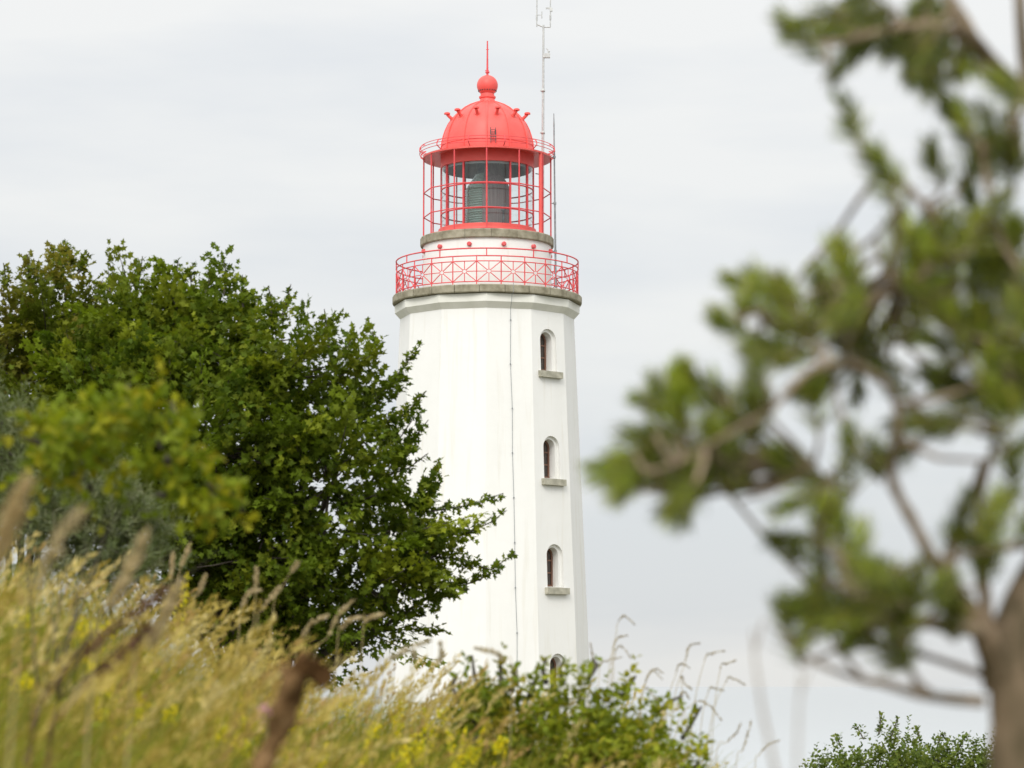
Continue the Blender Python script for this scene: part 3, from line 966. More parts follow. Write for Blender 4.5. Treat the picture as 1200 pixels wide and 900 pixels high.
def build_trees():
    Y = 25.0
    b = at(300, 700, Y)
    lobes = [(205, 415, 105, 68, .4), (140, 412, 70, 56, .6), (170, 362, 40, 28, .5), (215, 362, 36, 26, .4), (258, 370, 40, 28, .3), (312, 388, 42, 30, .2), (270, 412, 70, 56, 0), (385, 738, 60, 20, -.2), (335, 738, 75, 26, -.2), (430, 718, 50, 20, -.1), (355, 745, 70, 22, .5), (90, 480, 70, 70, .4), (335, 432, 85, 62, -.2),
             (388, 456, 54, 50, .0), (425, 462, 28, 30, .2), (250, 520, 140, 105, -.5), (385, 555, 100, 85, -.4), (445, 520, 42, 55, .2), (462, 610, 70, 45, -.1),
             (430, 672, 85, 42, -.2), (508, 625, 38, 22, 0), (505, 672, 40, 26, .1), (300, 640, 115, 75, -.6), (345, 695, 75, 38, -.4), (165, 500, 110, 100, -.2),
             (190, 620, 115, 80, -.5), (400, 715, 50, 20, 0), (260, 700, 90, 40, .3)]
    sprays = [([(450, 570), (500, 600), (550, 592), (590, 578)], -.1), ([(480, 615), (540, 628), (575, 612), (594, 598)], .1),
              ([(480, 650), (540, 655), (575, 668), (604, 648)], 0), ([(480, 680), (530, 690), (560, 680), (585, 668)], .1),
              ([(470, 660), (520, 700), (550, 690)], 0), ([(430, 470), (465, 440), (494, 402)], .1), ([(440, 500), (475, 485), (500, 458)], .2),
              ([(445, 540), (480, 520), (502, 492)], 0), ([(445, 560), (480, 548), (500, 532)], 0), ([(160, 345), (164, 322), (167, 300)], .5), ([(203, 350), (206, 325), (209, 303)], .4),
              ([(262, 345), (266, 325), (262, 306)], .3), ([(240, 345), (248, 322), (252, 310)], .3), ([(285, 360), (283, 340), (284, 322)], .2), ([(330, 372), (336, 352), (341, 333)], .2),
              ([(318, 372), (318, 350), (314, 335)], .2), ([(385, 412), (384, 390), (380, 362)], .1), ([(400, 420), (412, 398), (412, 385)], .1), ([(430, 420), (440, 400), (436, 388)], .2),
              ([(330, 715), (380, 745), (410, 762)], 0), ([(430, 705), (470, 722), (500, 722)], 0), ([(130, 350), (128, 330), (127, 318)], .5), ([(225, 330), (222, 318), (228, 308)], .4)]
    broadleaf('maple_tree', 'large dense green maple overlapping the left edge of the white tower', 'tree', (b.x, Y, gz(b.x, Y)), lobes, Y, MAPLE,
              .088, 'maple', 26, .26, 9, sprays=sprays, stems=4, stem_r=.09, fill=1.1, shrink=.85, fans=9, fan_len=.60, shift=(0, 14), upb=.6)
    Y = 26.5
    b = at(0, 700, Y)
    lobes = [(62, 378, 62, 58, 0), (76, 322, 32, 36, .1), (48, 345, 30, 30, .2), (8, 362, 62, 50, .1), (-10, 455, 115, 85, 0), (-80, 420, 90, 90, .2), (95, 440, 55, 80, -.1), (30, 540, 120, 85, -.3), (-60, 560, 120, 90, 0)]
    sprays = [([(80, 310), (78, 296), (76, 280)], .1), ([(70, 315), (64, 300), (61, 288)], .1), ([(35, 345), (34, 325), (32, 298)], .1), ([(92, 320), (98, 306), (104, 296)], .1),
              ([(8, 340), (6, 322), (4, 308)], .1), ([(110, 360), (118, 340), (120, 328)], 0), ([(50, 330), (46, 318), (42, 312)], 0)]
    broadleaf('maple_tree', 'maple with bronze-tinged top leaves at the far left edge of the picture', 'tree', (b.x, Y, gz(b.x, Y)), lobes, Y, MAPLE_L,
              .085, 'maple', 20, .26, 9, sprays=sprays, stems=3, stem_r=.08, fill=.7, shrink=.80, fans=10, fan_len=.6, shift=(0, 32), upb=.75)

    # leafy oak-like sapling close by, out of focus
    Y = 6.4
    lobes = [(70, 510, 45, 26, .1), (110, 497, 40, 28, -.1), (150, 482, 34, 28, 0), (185, 505, 40, 30, 0), (205, 540, 40, 28, -.1), (140, 535, 55, 28, .1), (70, 545, 40, 20, 0), (240, 572, 34, 22, 0),
             (268, 592, 22, 18, .1), (205, 580, 34, 18, 0), (110, 560, 40, 18, .2), (40, 530, 26, 24, .1)]
    OAK = [(.20, .235, .012), (.17, .215, .012), (.27, .275, .014), (.125, .17, .012), (.25, .235, .016), (.20, .245, .03), (.14, .19, .014)]
    b = at(15, 760, Y)
    broadleaf('oak_sapling', 'blurred yellow-green leafy sapling in the foreground before the left trees', 'sapling', (b.x, Y, gz(b.x, Y)), lobes, Y, OAK,
              .046, 'lobed', 420, .075, 5, shrink=.80, shift=(-8, 4), stems=2, stem_r=.0045, fill=.5, sprays=[([(150, 490), (152, 470), (150, 452)], 0), ([(190, 510), (205, 490), (202, 470)], 0), ([(240, 570), (270, 580), (285, 600)], 0),
                                                                              ([(80, 520), (50, 520), (25, 512)], 0)], spray_per=5)
    # grey-green sea buckthorn
    Y = 13.5
    SEA = [(.15, .18, .09), (.18, .205, .11), (.115, .145, .06), (.20, .215, .12), (.135, .165, .065)]
    lobes = [(120, 600, 50, 32, 0), (75, 600, 45, 35, .1), (160, 630, 40, 30, 0), (120, 640, 60, 40, -.1), (185, 655, 28, 28, 0), (60, 640, 50, 40, 0), (140, 672, 60, 30, -.2), (30, 585, 40, 40, .2), (10, 530, 40, 45, .3)]
    b = at(110, 760, Y)
    broadleaf('sea_buckthorn', 'silvery grey-green narrow-leaved shrub between the grass and the left trees', 'shrub', (b.x, Y, gz(b.x, Y)), lobes, Y, SEA,
              .062, 'narrow', 330, .17, 22, stems=4, stem_r=.02, fill=.5, upb=.7, spread=.55)
    # bramble bank on the crest
    BR = [(.135, .17, .015), (.17, .205, .017), (.105, .14, .013), (.21, .22, .02), (.25, .21, .025), (.13, .18, .018)]
    Y = 10.8
    lobes = [(560, 815, 45, 34, 0), (600, 822, 45, 34, .1), (545, 845, 50, 40, -.2), (620, 850, 60, 45, -.2), (590, 800, 26, 20, .2)]
    b = at(580, 900, Y)
    broadleaf('bramble_bush', 'dark leafy bramble bush on the crest below the middle of the tower', 'bush', (b.x, Y, gz(b.x, Y)), lobes, Y, BR,
              .052, 'oval', 190, .12, 7, shrink=.88, shift=(4, 31), stems=4, stem_r=.01, fill=.5, sprays=[([(565, 812), (556, 792), (553, 768)], 0), ([(590, 812), (586, 792), (588, 768)], 0), ([(600, 810), (604, 792), (598, 778)], 0), ([(620, 815), (628, 795), (630, 782)], 0),
                                                                         ([(540, 825), (530, 805), (535, 790)], 0)], spray_per=4)
    lobes = [(680, 808, 42, 30, 0), (715, 822, 45, 32, 0), (665, 835, 60, 45, -.2), (730, 850, 55, 42, -.1), (765, 850, 45, 34, .1), (640, 805, 26, 22, .1), (800, 878, 35, 26, 0), (700, 880, 90, 40, -.3), (780, 890, 50, 25, -.1)]
    b = at(710, 900, Y)
    broadleaf('bramble_bush', 'bright green bramble bush on the crest right of the tower foot', 'bush', (b.x, Y, gz(b.x, Y)), lobes, Y,
              [(.20, .235, .018), (.235, .265, .02), (.15, .19, .016), (.28, .275, .022), (.18, .23, .02)],
              .050, 'oval', 190, .12, 7, shrink=.88, shift=(4, 31), stems=4, stem_r=.01, fill=.5, sprays=[([(640, 800), (636, 785), (640, 770)], 0), ([(660, 800), (656, 784), (662, 772)], 0), ([(690, 795), (700, 780), (694, 772)], 0), ([(730, 815), (740, 800), (745, 792)], 0),
                                                                         ([(770, 835), (785, 822), (800, 815)], 0), ([(800, 865), (812, 845), (822, 828)], .1)], spray_per=4)
    # thicket beyond the slope on the right
    GB = [(.115, .16, .03), (.14, .185, .035), (.09, .13, .025), (.165, .20, .04)]
    Y = 33.0
    lobes = [(1030, 868, 34, 24, 0), (1000, 885, 40, 26, -.2), (1050, 880, 40, 26, 0), (970, 895, 34, 18, 0), (1010, 920, 80, 40, -.3)]
    b = at(1020, 930, Y)
    broadleaf('thorn_bush', 'rounded green bush low on the right, topping the sea horizon', 'bush', (b.x, Y, gz(b.x, Y)), lobes, Y, GB,
              .072, 'oval', 75, .22, 10, shrink=.85, shift=(0, 14), stems=4, stem_r=.05, fill=.5, sprays=[([(1030, 860), (1032, 845), (1030, 833)], 0), ([(1045, 862), (1050, 848), (1052, 842)], 0), ([(1012, 866), (1006, 855), (1003, 850)], 0),
                                                                         ([(985, 875), (982, 866), (978, 860)], 0)], spray_per=8)
    Y = 34.5
    lobes = [(1082, 876, 28, 18, 0), (1105, 884, 34, 20, 0), (1140, 886, 36, 20, 0), (1090, 905, 60, 30, -.2), (1150, 910, 60, 30, 0), (1190, 890, 40, 25, .1)]
    b = at(1110, 930, Y)
    broadleaf('thorn_bush', 'low green bush just left of the pine trunk against the sea', 'bush', (b.x, Y, gz(b.x, Y)), lobes, Y, GB,
              .07, 'oval', 75, .22, 10, shrink=.85, shift=(0, 10), stems=4, stem_r=.05, fill=.5, sprays=[([(1078, 868), (1076, 858), (1074, 852)], 0), ([(1100, 872), (1102, 862), (1108, 858)], 0), ([(1125, 875), (1130, 864), (1136, 862)], 0)], spray_per=8)
build_trees()

# ------------------------------------------------------------------ the pine close to the camera
def build_pine():
    Y0 = 3.1
    base = at(1192, 1010, Y0); base.z = gz(base.x, Y0)
    T = thing('pine_tree', base, 'gnarled blurred pine close to the camera along the right edge', 'pine tree')
    s = Y0 / F_PX
    def P(x, y, d=0): return at(x, y, Y0 + d)
    def loc(p): return p - base
    def smooth_line(pts, k=5):
        res = []
        for i in range(len(pts) - 1):
            p0 = pts[max(i - 1, 0)]; p1 = pts[i]; p2 = pts[i + 1]; p3 = pts[min(i + 2, len(pts) - 1)]
            for j in range(k):
                t = j / k
                res.append(.5 * ((2 * p1) + (p2 - p0) * t + (2 * p0 - 5 * p1 + 4 * p2 - p3) * t * t + (3 * p1 - p0 - 3 * p2 + p3) * t ** 3))
        res.append(pts[-1])
        return res
    # trunk and its two upper leaders
    tr = MB()
    def limb(mb, pl, r0, r1, n=8):
        pts = smooth_line([loc(P(*q)) for q in pl])
        m = len(pts)
        tr_ = [((r0 + (r1 - r0) * i / (m - 1)) * s * (1 + .16 * noise.noise(Vector((i * .5, r0, 3))))) for i in range(m)]
        mb.tube(pts, tr_, n)
        return [p + base for p in pts]
    limb(tr, [(1200, 1150, 0), (1194, 1010, 0), (1188, 900, 0), (1186, 820, 0), (1180, 760, 0), (1196, 705, .03), (1232, 630, .06), (1262, 500, .08), (1258, 330, .08), (1232, 180, .1), (1203, 90, .1), (1192, -60, .1)], 33, 6, 14)
    limb(tr, [(1172, 800, 0), (1160, 755, -.03), (1135, 715, -.05), (1105, 680, -.06)], 22, 9, 10)
    limb(tr, [(1205, 800, .05), (1222, 740, .1), (1240, 690, .1)], 30, 22, 10)
    tr.build('trunk', M['pinebark'], T)
    BR = []
    def branch(pl, r0, r1):
        BR.append([pl, r0, r1, None, []])
    branch([(1112, 690, -.06), (1095, 660, -.1), (1070, 612, -.12), (1045, 560, -.12), (1052, 505, -.15), (1045, 458, -.15), (1000, 428, -.2), (950, 435, -.2), (905, 478, -.2), (860, 505, -.22), (800, 540, -.2), (755, 555, -.2)], 8, 2)   # long left branch
    branch([(1150, 740, -.05), (1090, 730, -.1), (1040, 722, -.12), (1000, 690, -.15), (980, 650, -.15), (955, 630, -.15)], 9, 2.5)
    branch([(1150, 822, -.02), (1085, 815, -.08), (1032, 800, -.1), (1012, 797, -.1), (955, 775, -.15), (915, 740, -.15)], 7, 2)
    branch([(1150, 790, .05), (1090, 770, .1), (1040, 755, .1), (1010, 735, .1)], 5, 2)
    branch([(1160, 750, 0), (1152, 680, .05), (1146, 620, .05), (1150, 570, .05), (1165, 520, .05), (1170, 470, .05)], 9, 3)
    branch([(1125, 705, -.05), (1115, 660, 0), (1135, 590, .05), (1150, 540, .05)], 7, 2.5)
    branch([(1258, 500, .08), (1190, 432, 0), (1140, 396, -.08), (1090, 366, -.1), (1050, 340, -.12), (1000, 370, -.15), (940, 385, -.15), (885, 365, -.15)], 9.5, 2)
    branch([(1255, 400, .08), (1190, 325, 0), (1170, 275, -.1), (1157, 215, -.12), (1150, 165, -.12)], 8, 2.5)
    branch([(1180, 330, .0), (1120, 295, .0), (1095, 255, .0), (1062, 218, .0), (1035, 198, 0)], 7, 3)
    branch([(1205, 110, .1), (1175, 85, 0), (1145, 50, -.1), (1118, 10, -.12), (1100, -40, -.12)], 10, 5)
    branch([(1145, 50, -.1), (1090, 30, -.1), (1040, 35, -.1), (980, 50, -.1), (935, 45, -.1)], 6, 2.5)
    branch([(1045, 545, -.12), (1005, 535, -.1), (965, 560, -.1), (950, 545, -.1)], 3.5, 2)
    branch([(1232, 640, .06), (1185, 640, .0), (1150, 650, -.05), (1130, 620, -.05)], 6, 2.5)
    branch([(1090, 366, -.1), (1060, 330, -.05), (1035, 305, -.05), (1028, 280, -.05)], 5, 2.5)
    branch([(1000, 370, -.15), (985, 345, -.12), (980, 310, -.12)], 4, 2)
    for b_ in BR:
        mb = MB(); pts = smooth_line([loc(P(*q)) for q in b_[0]]); m = len(pts)
        b_[3] = [p + base for p in pts]
        b_.append(mb)
        mb.tube(pts, [((b_[1] + (b_[2] - b_[1]) * i / (m - 1)) * s * (1 + .22 * noise.noise(Vector((i * .6, b_[1], 7))))) for i in range(m)], 8)
    # shoots: cx, cy, spread, count, main direction (degrees, 90 = up), tone 0 dark .. 1 fresh
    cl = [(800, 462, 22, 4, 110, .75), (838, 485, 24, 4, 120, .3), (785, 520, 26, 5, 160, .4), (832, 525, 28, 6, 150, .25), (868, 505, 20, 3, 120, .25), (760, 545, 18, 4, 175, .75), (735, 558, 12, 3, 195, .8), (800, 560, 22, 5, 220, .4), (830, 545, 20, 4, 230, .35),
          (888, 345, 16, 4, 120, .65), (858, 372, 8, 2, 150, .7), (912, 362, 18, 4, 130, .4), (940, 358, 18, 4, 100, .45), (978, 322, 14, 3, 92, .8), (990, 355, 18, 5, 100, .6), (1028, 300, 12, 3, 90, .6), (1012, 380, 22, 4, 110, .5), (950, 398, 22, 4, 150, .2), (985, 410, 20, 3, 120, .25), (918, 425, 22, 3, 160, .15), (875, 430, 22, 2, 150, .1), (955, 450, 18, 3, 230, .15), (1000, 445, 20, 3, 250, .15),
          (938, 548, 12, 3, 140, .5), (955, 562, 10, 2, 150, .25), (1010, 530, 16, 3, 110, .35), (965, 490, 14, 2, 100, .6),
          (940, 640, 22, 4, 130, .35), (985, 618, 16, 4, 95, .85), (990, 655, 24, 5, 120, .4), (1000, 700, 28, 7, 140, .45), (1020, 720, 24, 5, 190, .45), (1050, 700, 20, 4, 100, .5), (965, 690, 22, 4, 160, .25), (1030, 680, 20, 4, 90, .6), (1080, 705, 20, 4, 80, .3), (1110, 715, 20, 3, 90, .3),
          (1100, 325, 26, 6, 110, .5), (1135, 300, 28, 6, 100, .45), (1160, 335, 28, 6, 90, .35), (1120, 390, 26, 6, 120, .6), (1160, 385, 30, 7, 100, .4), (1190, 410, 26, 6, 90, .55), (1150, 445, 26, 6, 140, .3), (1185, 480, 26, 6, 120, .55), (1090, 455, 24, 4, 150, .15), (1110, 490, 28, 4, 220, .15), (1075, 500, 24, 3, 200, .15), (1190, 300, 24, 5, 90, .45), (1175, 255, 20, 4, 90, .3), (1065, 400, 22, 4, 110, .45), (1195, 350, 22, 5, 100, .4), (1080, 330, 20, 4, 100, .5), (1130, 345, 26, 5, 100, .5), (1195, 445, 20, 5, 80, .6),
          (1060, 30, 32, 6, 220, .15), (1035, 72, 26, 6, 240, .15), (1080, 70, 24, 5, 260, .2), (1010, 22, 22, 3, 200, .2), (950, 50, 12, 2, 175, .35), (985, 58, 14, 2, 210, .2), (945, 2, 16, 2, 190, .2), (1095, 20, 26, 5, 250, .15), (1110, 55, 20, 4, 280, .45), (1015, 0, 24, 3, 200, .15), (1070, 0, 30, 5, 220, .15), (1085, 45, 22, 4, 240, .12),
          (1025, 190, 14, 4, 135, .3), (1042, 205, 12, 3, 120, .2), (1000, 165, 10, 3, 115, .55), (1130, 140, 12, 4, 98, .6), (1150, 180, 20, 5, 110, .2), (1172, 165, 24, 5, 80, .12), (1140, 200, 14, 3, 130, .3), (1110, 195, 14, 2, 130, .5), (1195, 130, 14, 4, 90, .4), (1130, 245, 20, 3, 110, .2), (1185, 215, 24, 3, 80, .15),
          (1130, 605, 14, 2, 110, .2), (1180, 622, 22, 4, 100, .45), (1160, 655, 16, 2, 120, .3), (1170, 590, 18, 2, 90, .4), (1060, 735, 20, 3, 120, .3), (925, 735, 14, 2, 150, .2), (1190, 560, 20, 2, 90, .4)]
    bulks = [Bulk() for _ in BR]
    allpts = [(bi, p) for bi, b_ in enumerate(BR) for p in b_[3][2:]]
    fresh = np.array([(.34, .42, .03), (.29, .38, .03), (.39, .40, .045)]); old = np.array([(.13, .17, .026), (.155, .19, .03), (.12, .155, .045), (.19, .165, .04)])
    for (cx, cy, sp, cnt, ang, tone) in cl:
        for k in range(max(1, int(cnt * (.62 if (cy < 110 or cx > 1060) and not 110 < cy < 270 else .36 if cy < 280 else 1.0 if cx < 880 and cy > 440 else .68) + random.random()))):
            d = random.gauss(0, .10)
            c = P(cx + random.gauss(0, sp * .75), cy + random.gauss(0, sp * .75), -.05 + d)
            a = R(ang + random.gauss(0, 28))
            D = Vector((math.cos(a), random.gauss(0, .35), math.sin(a))).normalized()
            ln = s * random.uniform(42, 78)
            p0 = c - D * ln * .5; p1 = c + D * ln * .5
            bi, q = min(allpts, key=lambda e: (e[1] - p0).length_squared)
            mb = BR[bi][5]
            tw = limb_pts(loc(q), loc(p0), -.05, .12, 4) + [loc(p1)]
            mb.tube(tw, [.0042, .0036, .0032, .0028, .0024, .0016], 5, cap=False)
            nn = random.randint(95, 140)
            t = RNG.random(nn) ** .8
            base_p = np.array(p0)[None] + np.array(D)[None] * (ln * t)[:, None]
            Dn = np.array(D)
            sd = nrm(np.cross(np.tile(Dn, (nn, 1)), RNG.normal(size=(nn, 3))))
            A = Dn[None] * (.62 + .5 * t[:, None]) + sd * (.85 - .35 * t[:, None])
            A[:, 2] -= .05
            nl = s * 39 * (.75 + .4 * RNG.random(nn)) * (1 - .25 * t)
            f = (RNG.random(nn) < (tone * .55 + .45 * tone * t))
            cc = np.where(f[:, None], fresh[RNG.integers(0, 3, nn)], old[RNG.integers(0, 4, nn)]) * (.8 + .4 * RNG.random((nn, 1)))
            # needles: two crossed slender blades
            A = nrm(A); B = nrm(np.cross(A, RNG.normal(size=(nn, 3)))); Cc = np.cross(A, B)
            w = .0008
            V = np.stack([base_p - B * w, base_p + B * w, base_p + A * nl[:, None] * .7 + B * w * .8, base_p + A * nl[:, None] * .7 - B * w * .8, base_p + A * nl[:, None],
                          base_p - Cc * w, base_p + Cc * w, base_p + A * nl[:, None] * .7 + Cc * w * .8, base_p + A * nl[:, None] * .7 - Cc * w * .8], 1)
            tf = np.array([(0, 1, 2), (0, 2, 3), (3, 2, 4), (5, 6, 7), (5, 7, 8), (8, 7, 4)])
            Tt = tf[None] + (np.arange(nn) * 9)[:, None, None]
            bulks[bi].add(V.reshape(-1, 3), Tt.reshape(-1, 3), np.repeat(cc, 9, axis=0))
    for bi, b_ in enumerate(BR):
        o = b_[5].build('branch', M['bark'], T)
        if bulks[bi].n:
            part('needles', bulks[bi].mesh('needles', base), M['needle'], o)
build_pine()

# ------------------------------------------------------------------ meadow
def ribbons(P, H, lean_az, lean, width, col, K=6, tipw=.15, curve=1.8):
    """curved grass blades; returns V,T,K and end point, end direction"""
    n = len(P)
    t = np.linspace(0, 1, K)
    la = np.stack([np.cos(lean_az), np.sin(lean_az), np.zeros(n)], -1)
    ln = lean[:, None]
    hx = (H[:, None] * ln * t[None] ** curve)
    hz = H[:, None] * (t[None] - .30 * ln ** 2 * t[None] ** 2.4)
    pts = P[:, None] + la[:, None] * hx[..., None]
    pts[..., 2] += hz
    fa = RNG.random(n) * 2 * PI
    side = np.stack([np.cos(fa), np.sin(fa), np.zeros(n)], -1)
    w = width[:, None] * (1 - (1 - tipw) * t[None] ** 1.3) * .5
    V = np.stack([pts - side[:, None] * w[..., None], pts + side[:, None] * w[..., None]], 2)    # n,K,2,3
    idx = np.arange(K - 1) * 2
    tf = np.concatenate([np.stack([idx, idx + 1, idx + 3], 1), np.stack([idx, idx + 3, idx + 2], 1)])
    T = tf[None] + (np.arange(n) * 2 * K)[:, None, None]
    Kc = np.repeat(col, 2 * K, axis=0)
    d = nrm(pts[:, -1] - pts[:, -2])
    return (V.reshape(-1, 3), T.reshape(-1, 3), Kc), pts[:, -1], d, la

def heads(P, D, LA, Ln, rad, col, per=26, droop=.5):
    """feathery seed heads: many small spikelets round a drooping axis"""
    n = len(P)
    t = (np.arange(per)[None] + RNG.random((n, per))) / per
    ax = D[:, None] * (Ln[:, None] * t)[..., None] + LA[:, None] * (droop * .5 * Ln[:, None] * t ** 2)[..., None]
    ax[..., 2] -= droop * .75 * Ln[:, None] * t ** 2
    prof = np.sin(PI * np.clip(t * .92 + .06, 0, 1)) ** .7
    u = RNG.normal(size=(n, per, 3)); u = nrm(u - D[:, None] * np.sum(u * D[:, None], -1, keepdims=True))
    B0 = P[:, None] + ax + u * (rad[:, None] * prof * .25)[..., None]
    A = nrm(D[:, None] + u * .55 + LA[:, None] * (droop * t)[..., None])
    sl = Ln[:, None] * .13 * (.7 + .6 * RNG.random((n, per))) + rad[:, None] * prof * .5
    sw = rad[:, None] * (.22 + .2 * RNG.random((n, per)))
    Sv = nrm(np.cross(A, RNG.normal(size=(n, per, 3))))
    V = np.stack([B0, B0 + A * (sl * .45)[..., None] + Sv * sw[..., None], B0 + A * sl[..., None], B0 + A * (sl * .45)[..., None] - Sv * sw[..., None]], 2)
    tf = np.array([(0, 1, 2), (0, 2, 3)])
    T = tf[None] + (np.arange(n * per) * 4)[:, None, None]
    cc = (col[:, None] * (.82 + .36 * RNG.random((n, per, 1))))
    return V.reshape(-1, 3), T.reshape(-1, 3), np.repeat(cc.reshape(-1, 3), 4, axis=0)

STRAW = np.array([(.36, .28, .05), (.40, .32, .065), (.30, .23, .04), (.43, .35, .09), (.33, .29, .035)])
GREEN = np.array([(.18, .205, .014), (.24, .25, .016), (.13, .165, .012), (.32, .29, .02), (.20, .20, .03)])
HEADC = np.array([(.42, .325, .075), (.48, .38, .10), (.36, .27, .055), (.56, .46, .19), (.40, .27, .09)])

def field(n, y0, y1, k=1.45, x_off=0.0, pw=1.0):
    y = y0 + (y1 - y0) * RNG.random(n) ** pw
    # keep the density per square metre even: wider further off
    acc = RNG.random(n) < (y / y1)
    y = y[acc]
    x = (RNG.random(len(y)) - .5) * y * (1200 / F_PX) * k + x_off * y
    return x, y

def build_meadow():
    bulk = Bulk()
    def thin(x, y):
        """keep the close foreground open on the right and round the stump"""
        px = 600 + x / y * F_PX
        lim = np.interp(px, [0, 150, 300, 420, 600, 900, 1200], [4.2, 5.2, 6.4, 6.2, 6.2, 7.0, 7.0])
        return y > lim + RNG.random(len(y)) * 1.2
    # 1. green and straw undergrowth
    x, y = field(120000, 3.0, 16.5)
    z = ground_z(x, y) - .03
    P = np.stack([x, y, z], -1); n = len(P)
    pt = np.array([noise.noise(Vector((a * 1.1 + 5, b * .6, 2))) for a, b in zip(x, y)])
    H = (.28 + .40 * RNG.random(n)) * (1 + .30 * pt)
    g = RNG.random(n) < .74 + .6 * pt
    col = np.where(g[:, None], GREEN[RNG.integers(0, 5, n)], STRAW[RNG.integers(0, 5, n)] * .85)
    col = col * (.75 + .5 * RNG.random((n, 1)))
    rb, _, _, _ = ribbons(P, H, RNG.normal(0.0, .7, n), .15 + .55 * RNG.random(n), .005 + .005 * RNG.random(n), col, 5)
    bulk.add(*rb)
    # 2. flowering stalks leaning with the wind
    x, y = field(13500, 3.0, 15.0)
    k = thin(x, y); x, y = x[k], y[k]
    tuft = np.array([noise.noise(Vector((a * 1.5, b * .8, 3))) for a, b in zip(x, y)])
    px = 600 + x / y * F_PX
    keep = RNG.random(len(x)) < np.clip(.16 + 1.4 * tuft, .03, 1) * np.where((px > 510) & (y > 8.6), .10, 1.0)
    x, y, tuft = x[keep], y[keep], tuft[keep]
    z = ground_z(x, y) - .03
    P = np.stack([x, y, z], -1); n = len(P)
    H = (.40 + .24 * RNG.random(n)) * (1 + .25 * tuft)
    col = STRAW[RNG.integers(0, 5, n)] * (.8 + .4 * RNG.random((n, 1)))
    az = RNG.normal(.0, .32, n); lean = np.clip(RNG.normal(.46, .13, n), .1, .9)
    rb, E, D, LA = ribbons(P, H, az, lean, np.full(n, .0036), col, 6, .5, 1.5)
    bulk.add(*rb)
    hl = .13 + .13 * RNG.random(n)
    bulk.add(*heads(E, D, LA, hl, .009 + .009 * RNG.random(n), HEADC[RNG.integers(0, 5, n)], 26, .18))
    # leaf blades on the stalks
    rb, _, _, _ = ribbons(P + RNG.normal(0, .01, (n, 3)) * [1, 1, 0], H * (.6 + .4 * RNG.random(n)), RNG.normal(.0, .8, n), .3 + .5 * RNG.random(n), .007 + .004 * RNG.random(n),
                          np.where((RNG.random(n) < .6)[:, None], GREEN[RNG.integers(0, 5, n)], STRAW[RNG.integers(0, 5, n)]), 5)
    bulk.add(*rb)
    # 3. leafy weeds in patches
    x, y = field(24000, 3.4, 15.0)
    k = thin(x, y); x, y = x[k], y[k]
    pt = np.array([noise.noise(Vector((a * 1.3 + 20, b * .8, 8))) for a, b in zip(x, y)])
    k = RNG.random(len(x)) < .06 + 1.5 * np.clip(pt, 0, 1)
    x, y = x[k], y[k]
    P = np.stack([x, y, ground_z(x, y) + .02], -1); n = len(P)
    D = RNG.normal(0, .25, (n, 3)); D[:, 2] = 1; D[:, 0] += .2
    twig_leaves(bulk, P, D, .36 + .26 * RNG.random(n), 12, .055, 'narrow', [(.19, .235, .016), (.24, .27, .016), (.14, .185, .014), (.32, .31, .02)], .9, .2)
    twig_leaves(bulk, P + RNG.normal(0, .04, (n, 3)) * [1, 1, 0], D, .28 + .22 * RNG.random(n), 8, .042, 'oval', [(.19, .235, .016), (.25, .28, .018), (.14, .19, .014)], .9, .2)
    g = part('meadow_grass', bulk.mesh('meadow_grass'), M['grass'])
    tag(g, 'dry straw-coloured and green meadow grass leaning in the wind over the slope', 'grass', kind='stuff')
build_meadow()

# yellow wildflowers standing in the grass, one plant each
def flower_plant(seed, h, spike):
    rs = np.random.default_rng(seed)
    b = Bulk()
    n = 90 if spike else 60
    stem_top = h
    P = []; 
    if spike:
        t = rs.random(n); a = rs.random(n) * 2 * PI; r = .024 * (1 - t) ** .7 * rs.random(n) ** .4 + .003
        P = np.stack([r * np.cos(a) + .04 * t, r * np.sin(a), h * .62 + t * h * .40], -1)
    else:
        a = rs.random(n) * 2 * PI; r = .034 * rs.random(n) ** .5
        P = np.stack([r * np.cos(a) + .02, r * np.sin(a), h + .012 * rs.normal(size=n) - r * .35], -1)
    A = rs.normal(size=(n, 3)); A[:, 2] += .4
    col = np.array([(.70, .58, .010), (.74, .62, .012), (.60, .53, .012), (.46, .46, .018)])[rs.integers(0, 4, n)]
    b.add(*leaves(P, A, rs.normal(size=(n, 3)), np.full(n, .017), 'oval', col))
    fl = b.mesh('flower_head')
    b = Bulk()
    m = 16
    t = np.linspace(.1, .68, m)
    P = np.stack([.03 * t, 0 * t, t * h], -1)
    a = np.arange(m) * 2.4
    A = np.stack([np.cos(a), np.sin(a), .45 + 0 * a], -1)
    b.add(*leaves(P, A, np.tile([[0, 0, 1.0]], (m, 1)) + rs.normal(0, .2, (m, 3)), .06 * (1.1 - .6 * t), 'narrow', np.array([(.12, .16, .03), (.15, .18, .035)])[rs.integers(0, 2, m)]))
    lf = b.mesh('leaves')
    mb = MB(); mb.tube([(0, 0, -.03), (.012, 0, h * .5), (.03, 0, h * (.98))], [.003, .0025, .0015], 5)
    st = mb.mesh('stem')
    return st, lf, fl
M['stemgreen'] = noisy('green_stem', (.13, .15, .035), (.19, .18, .06), 20, .7, .2)
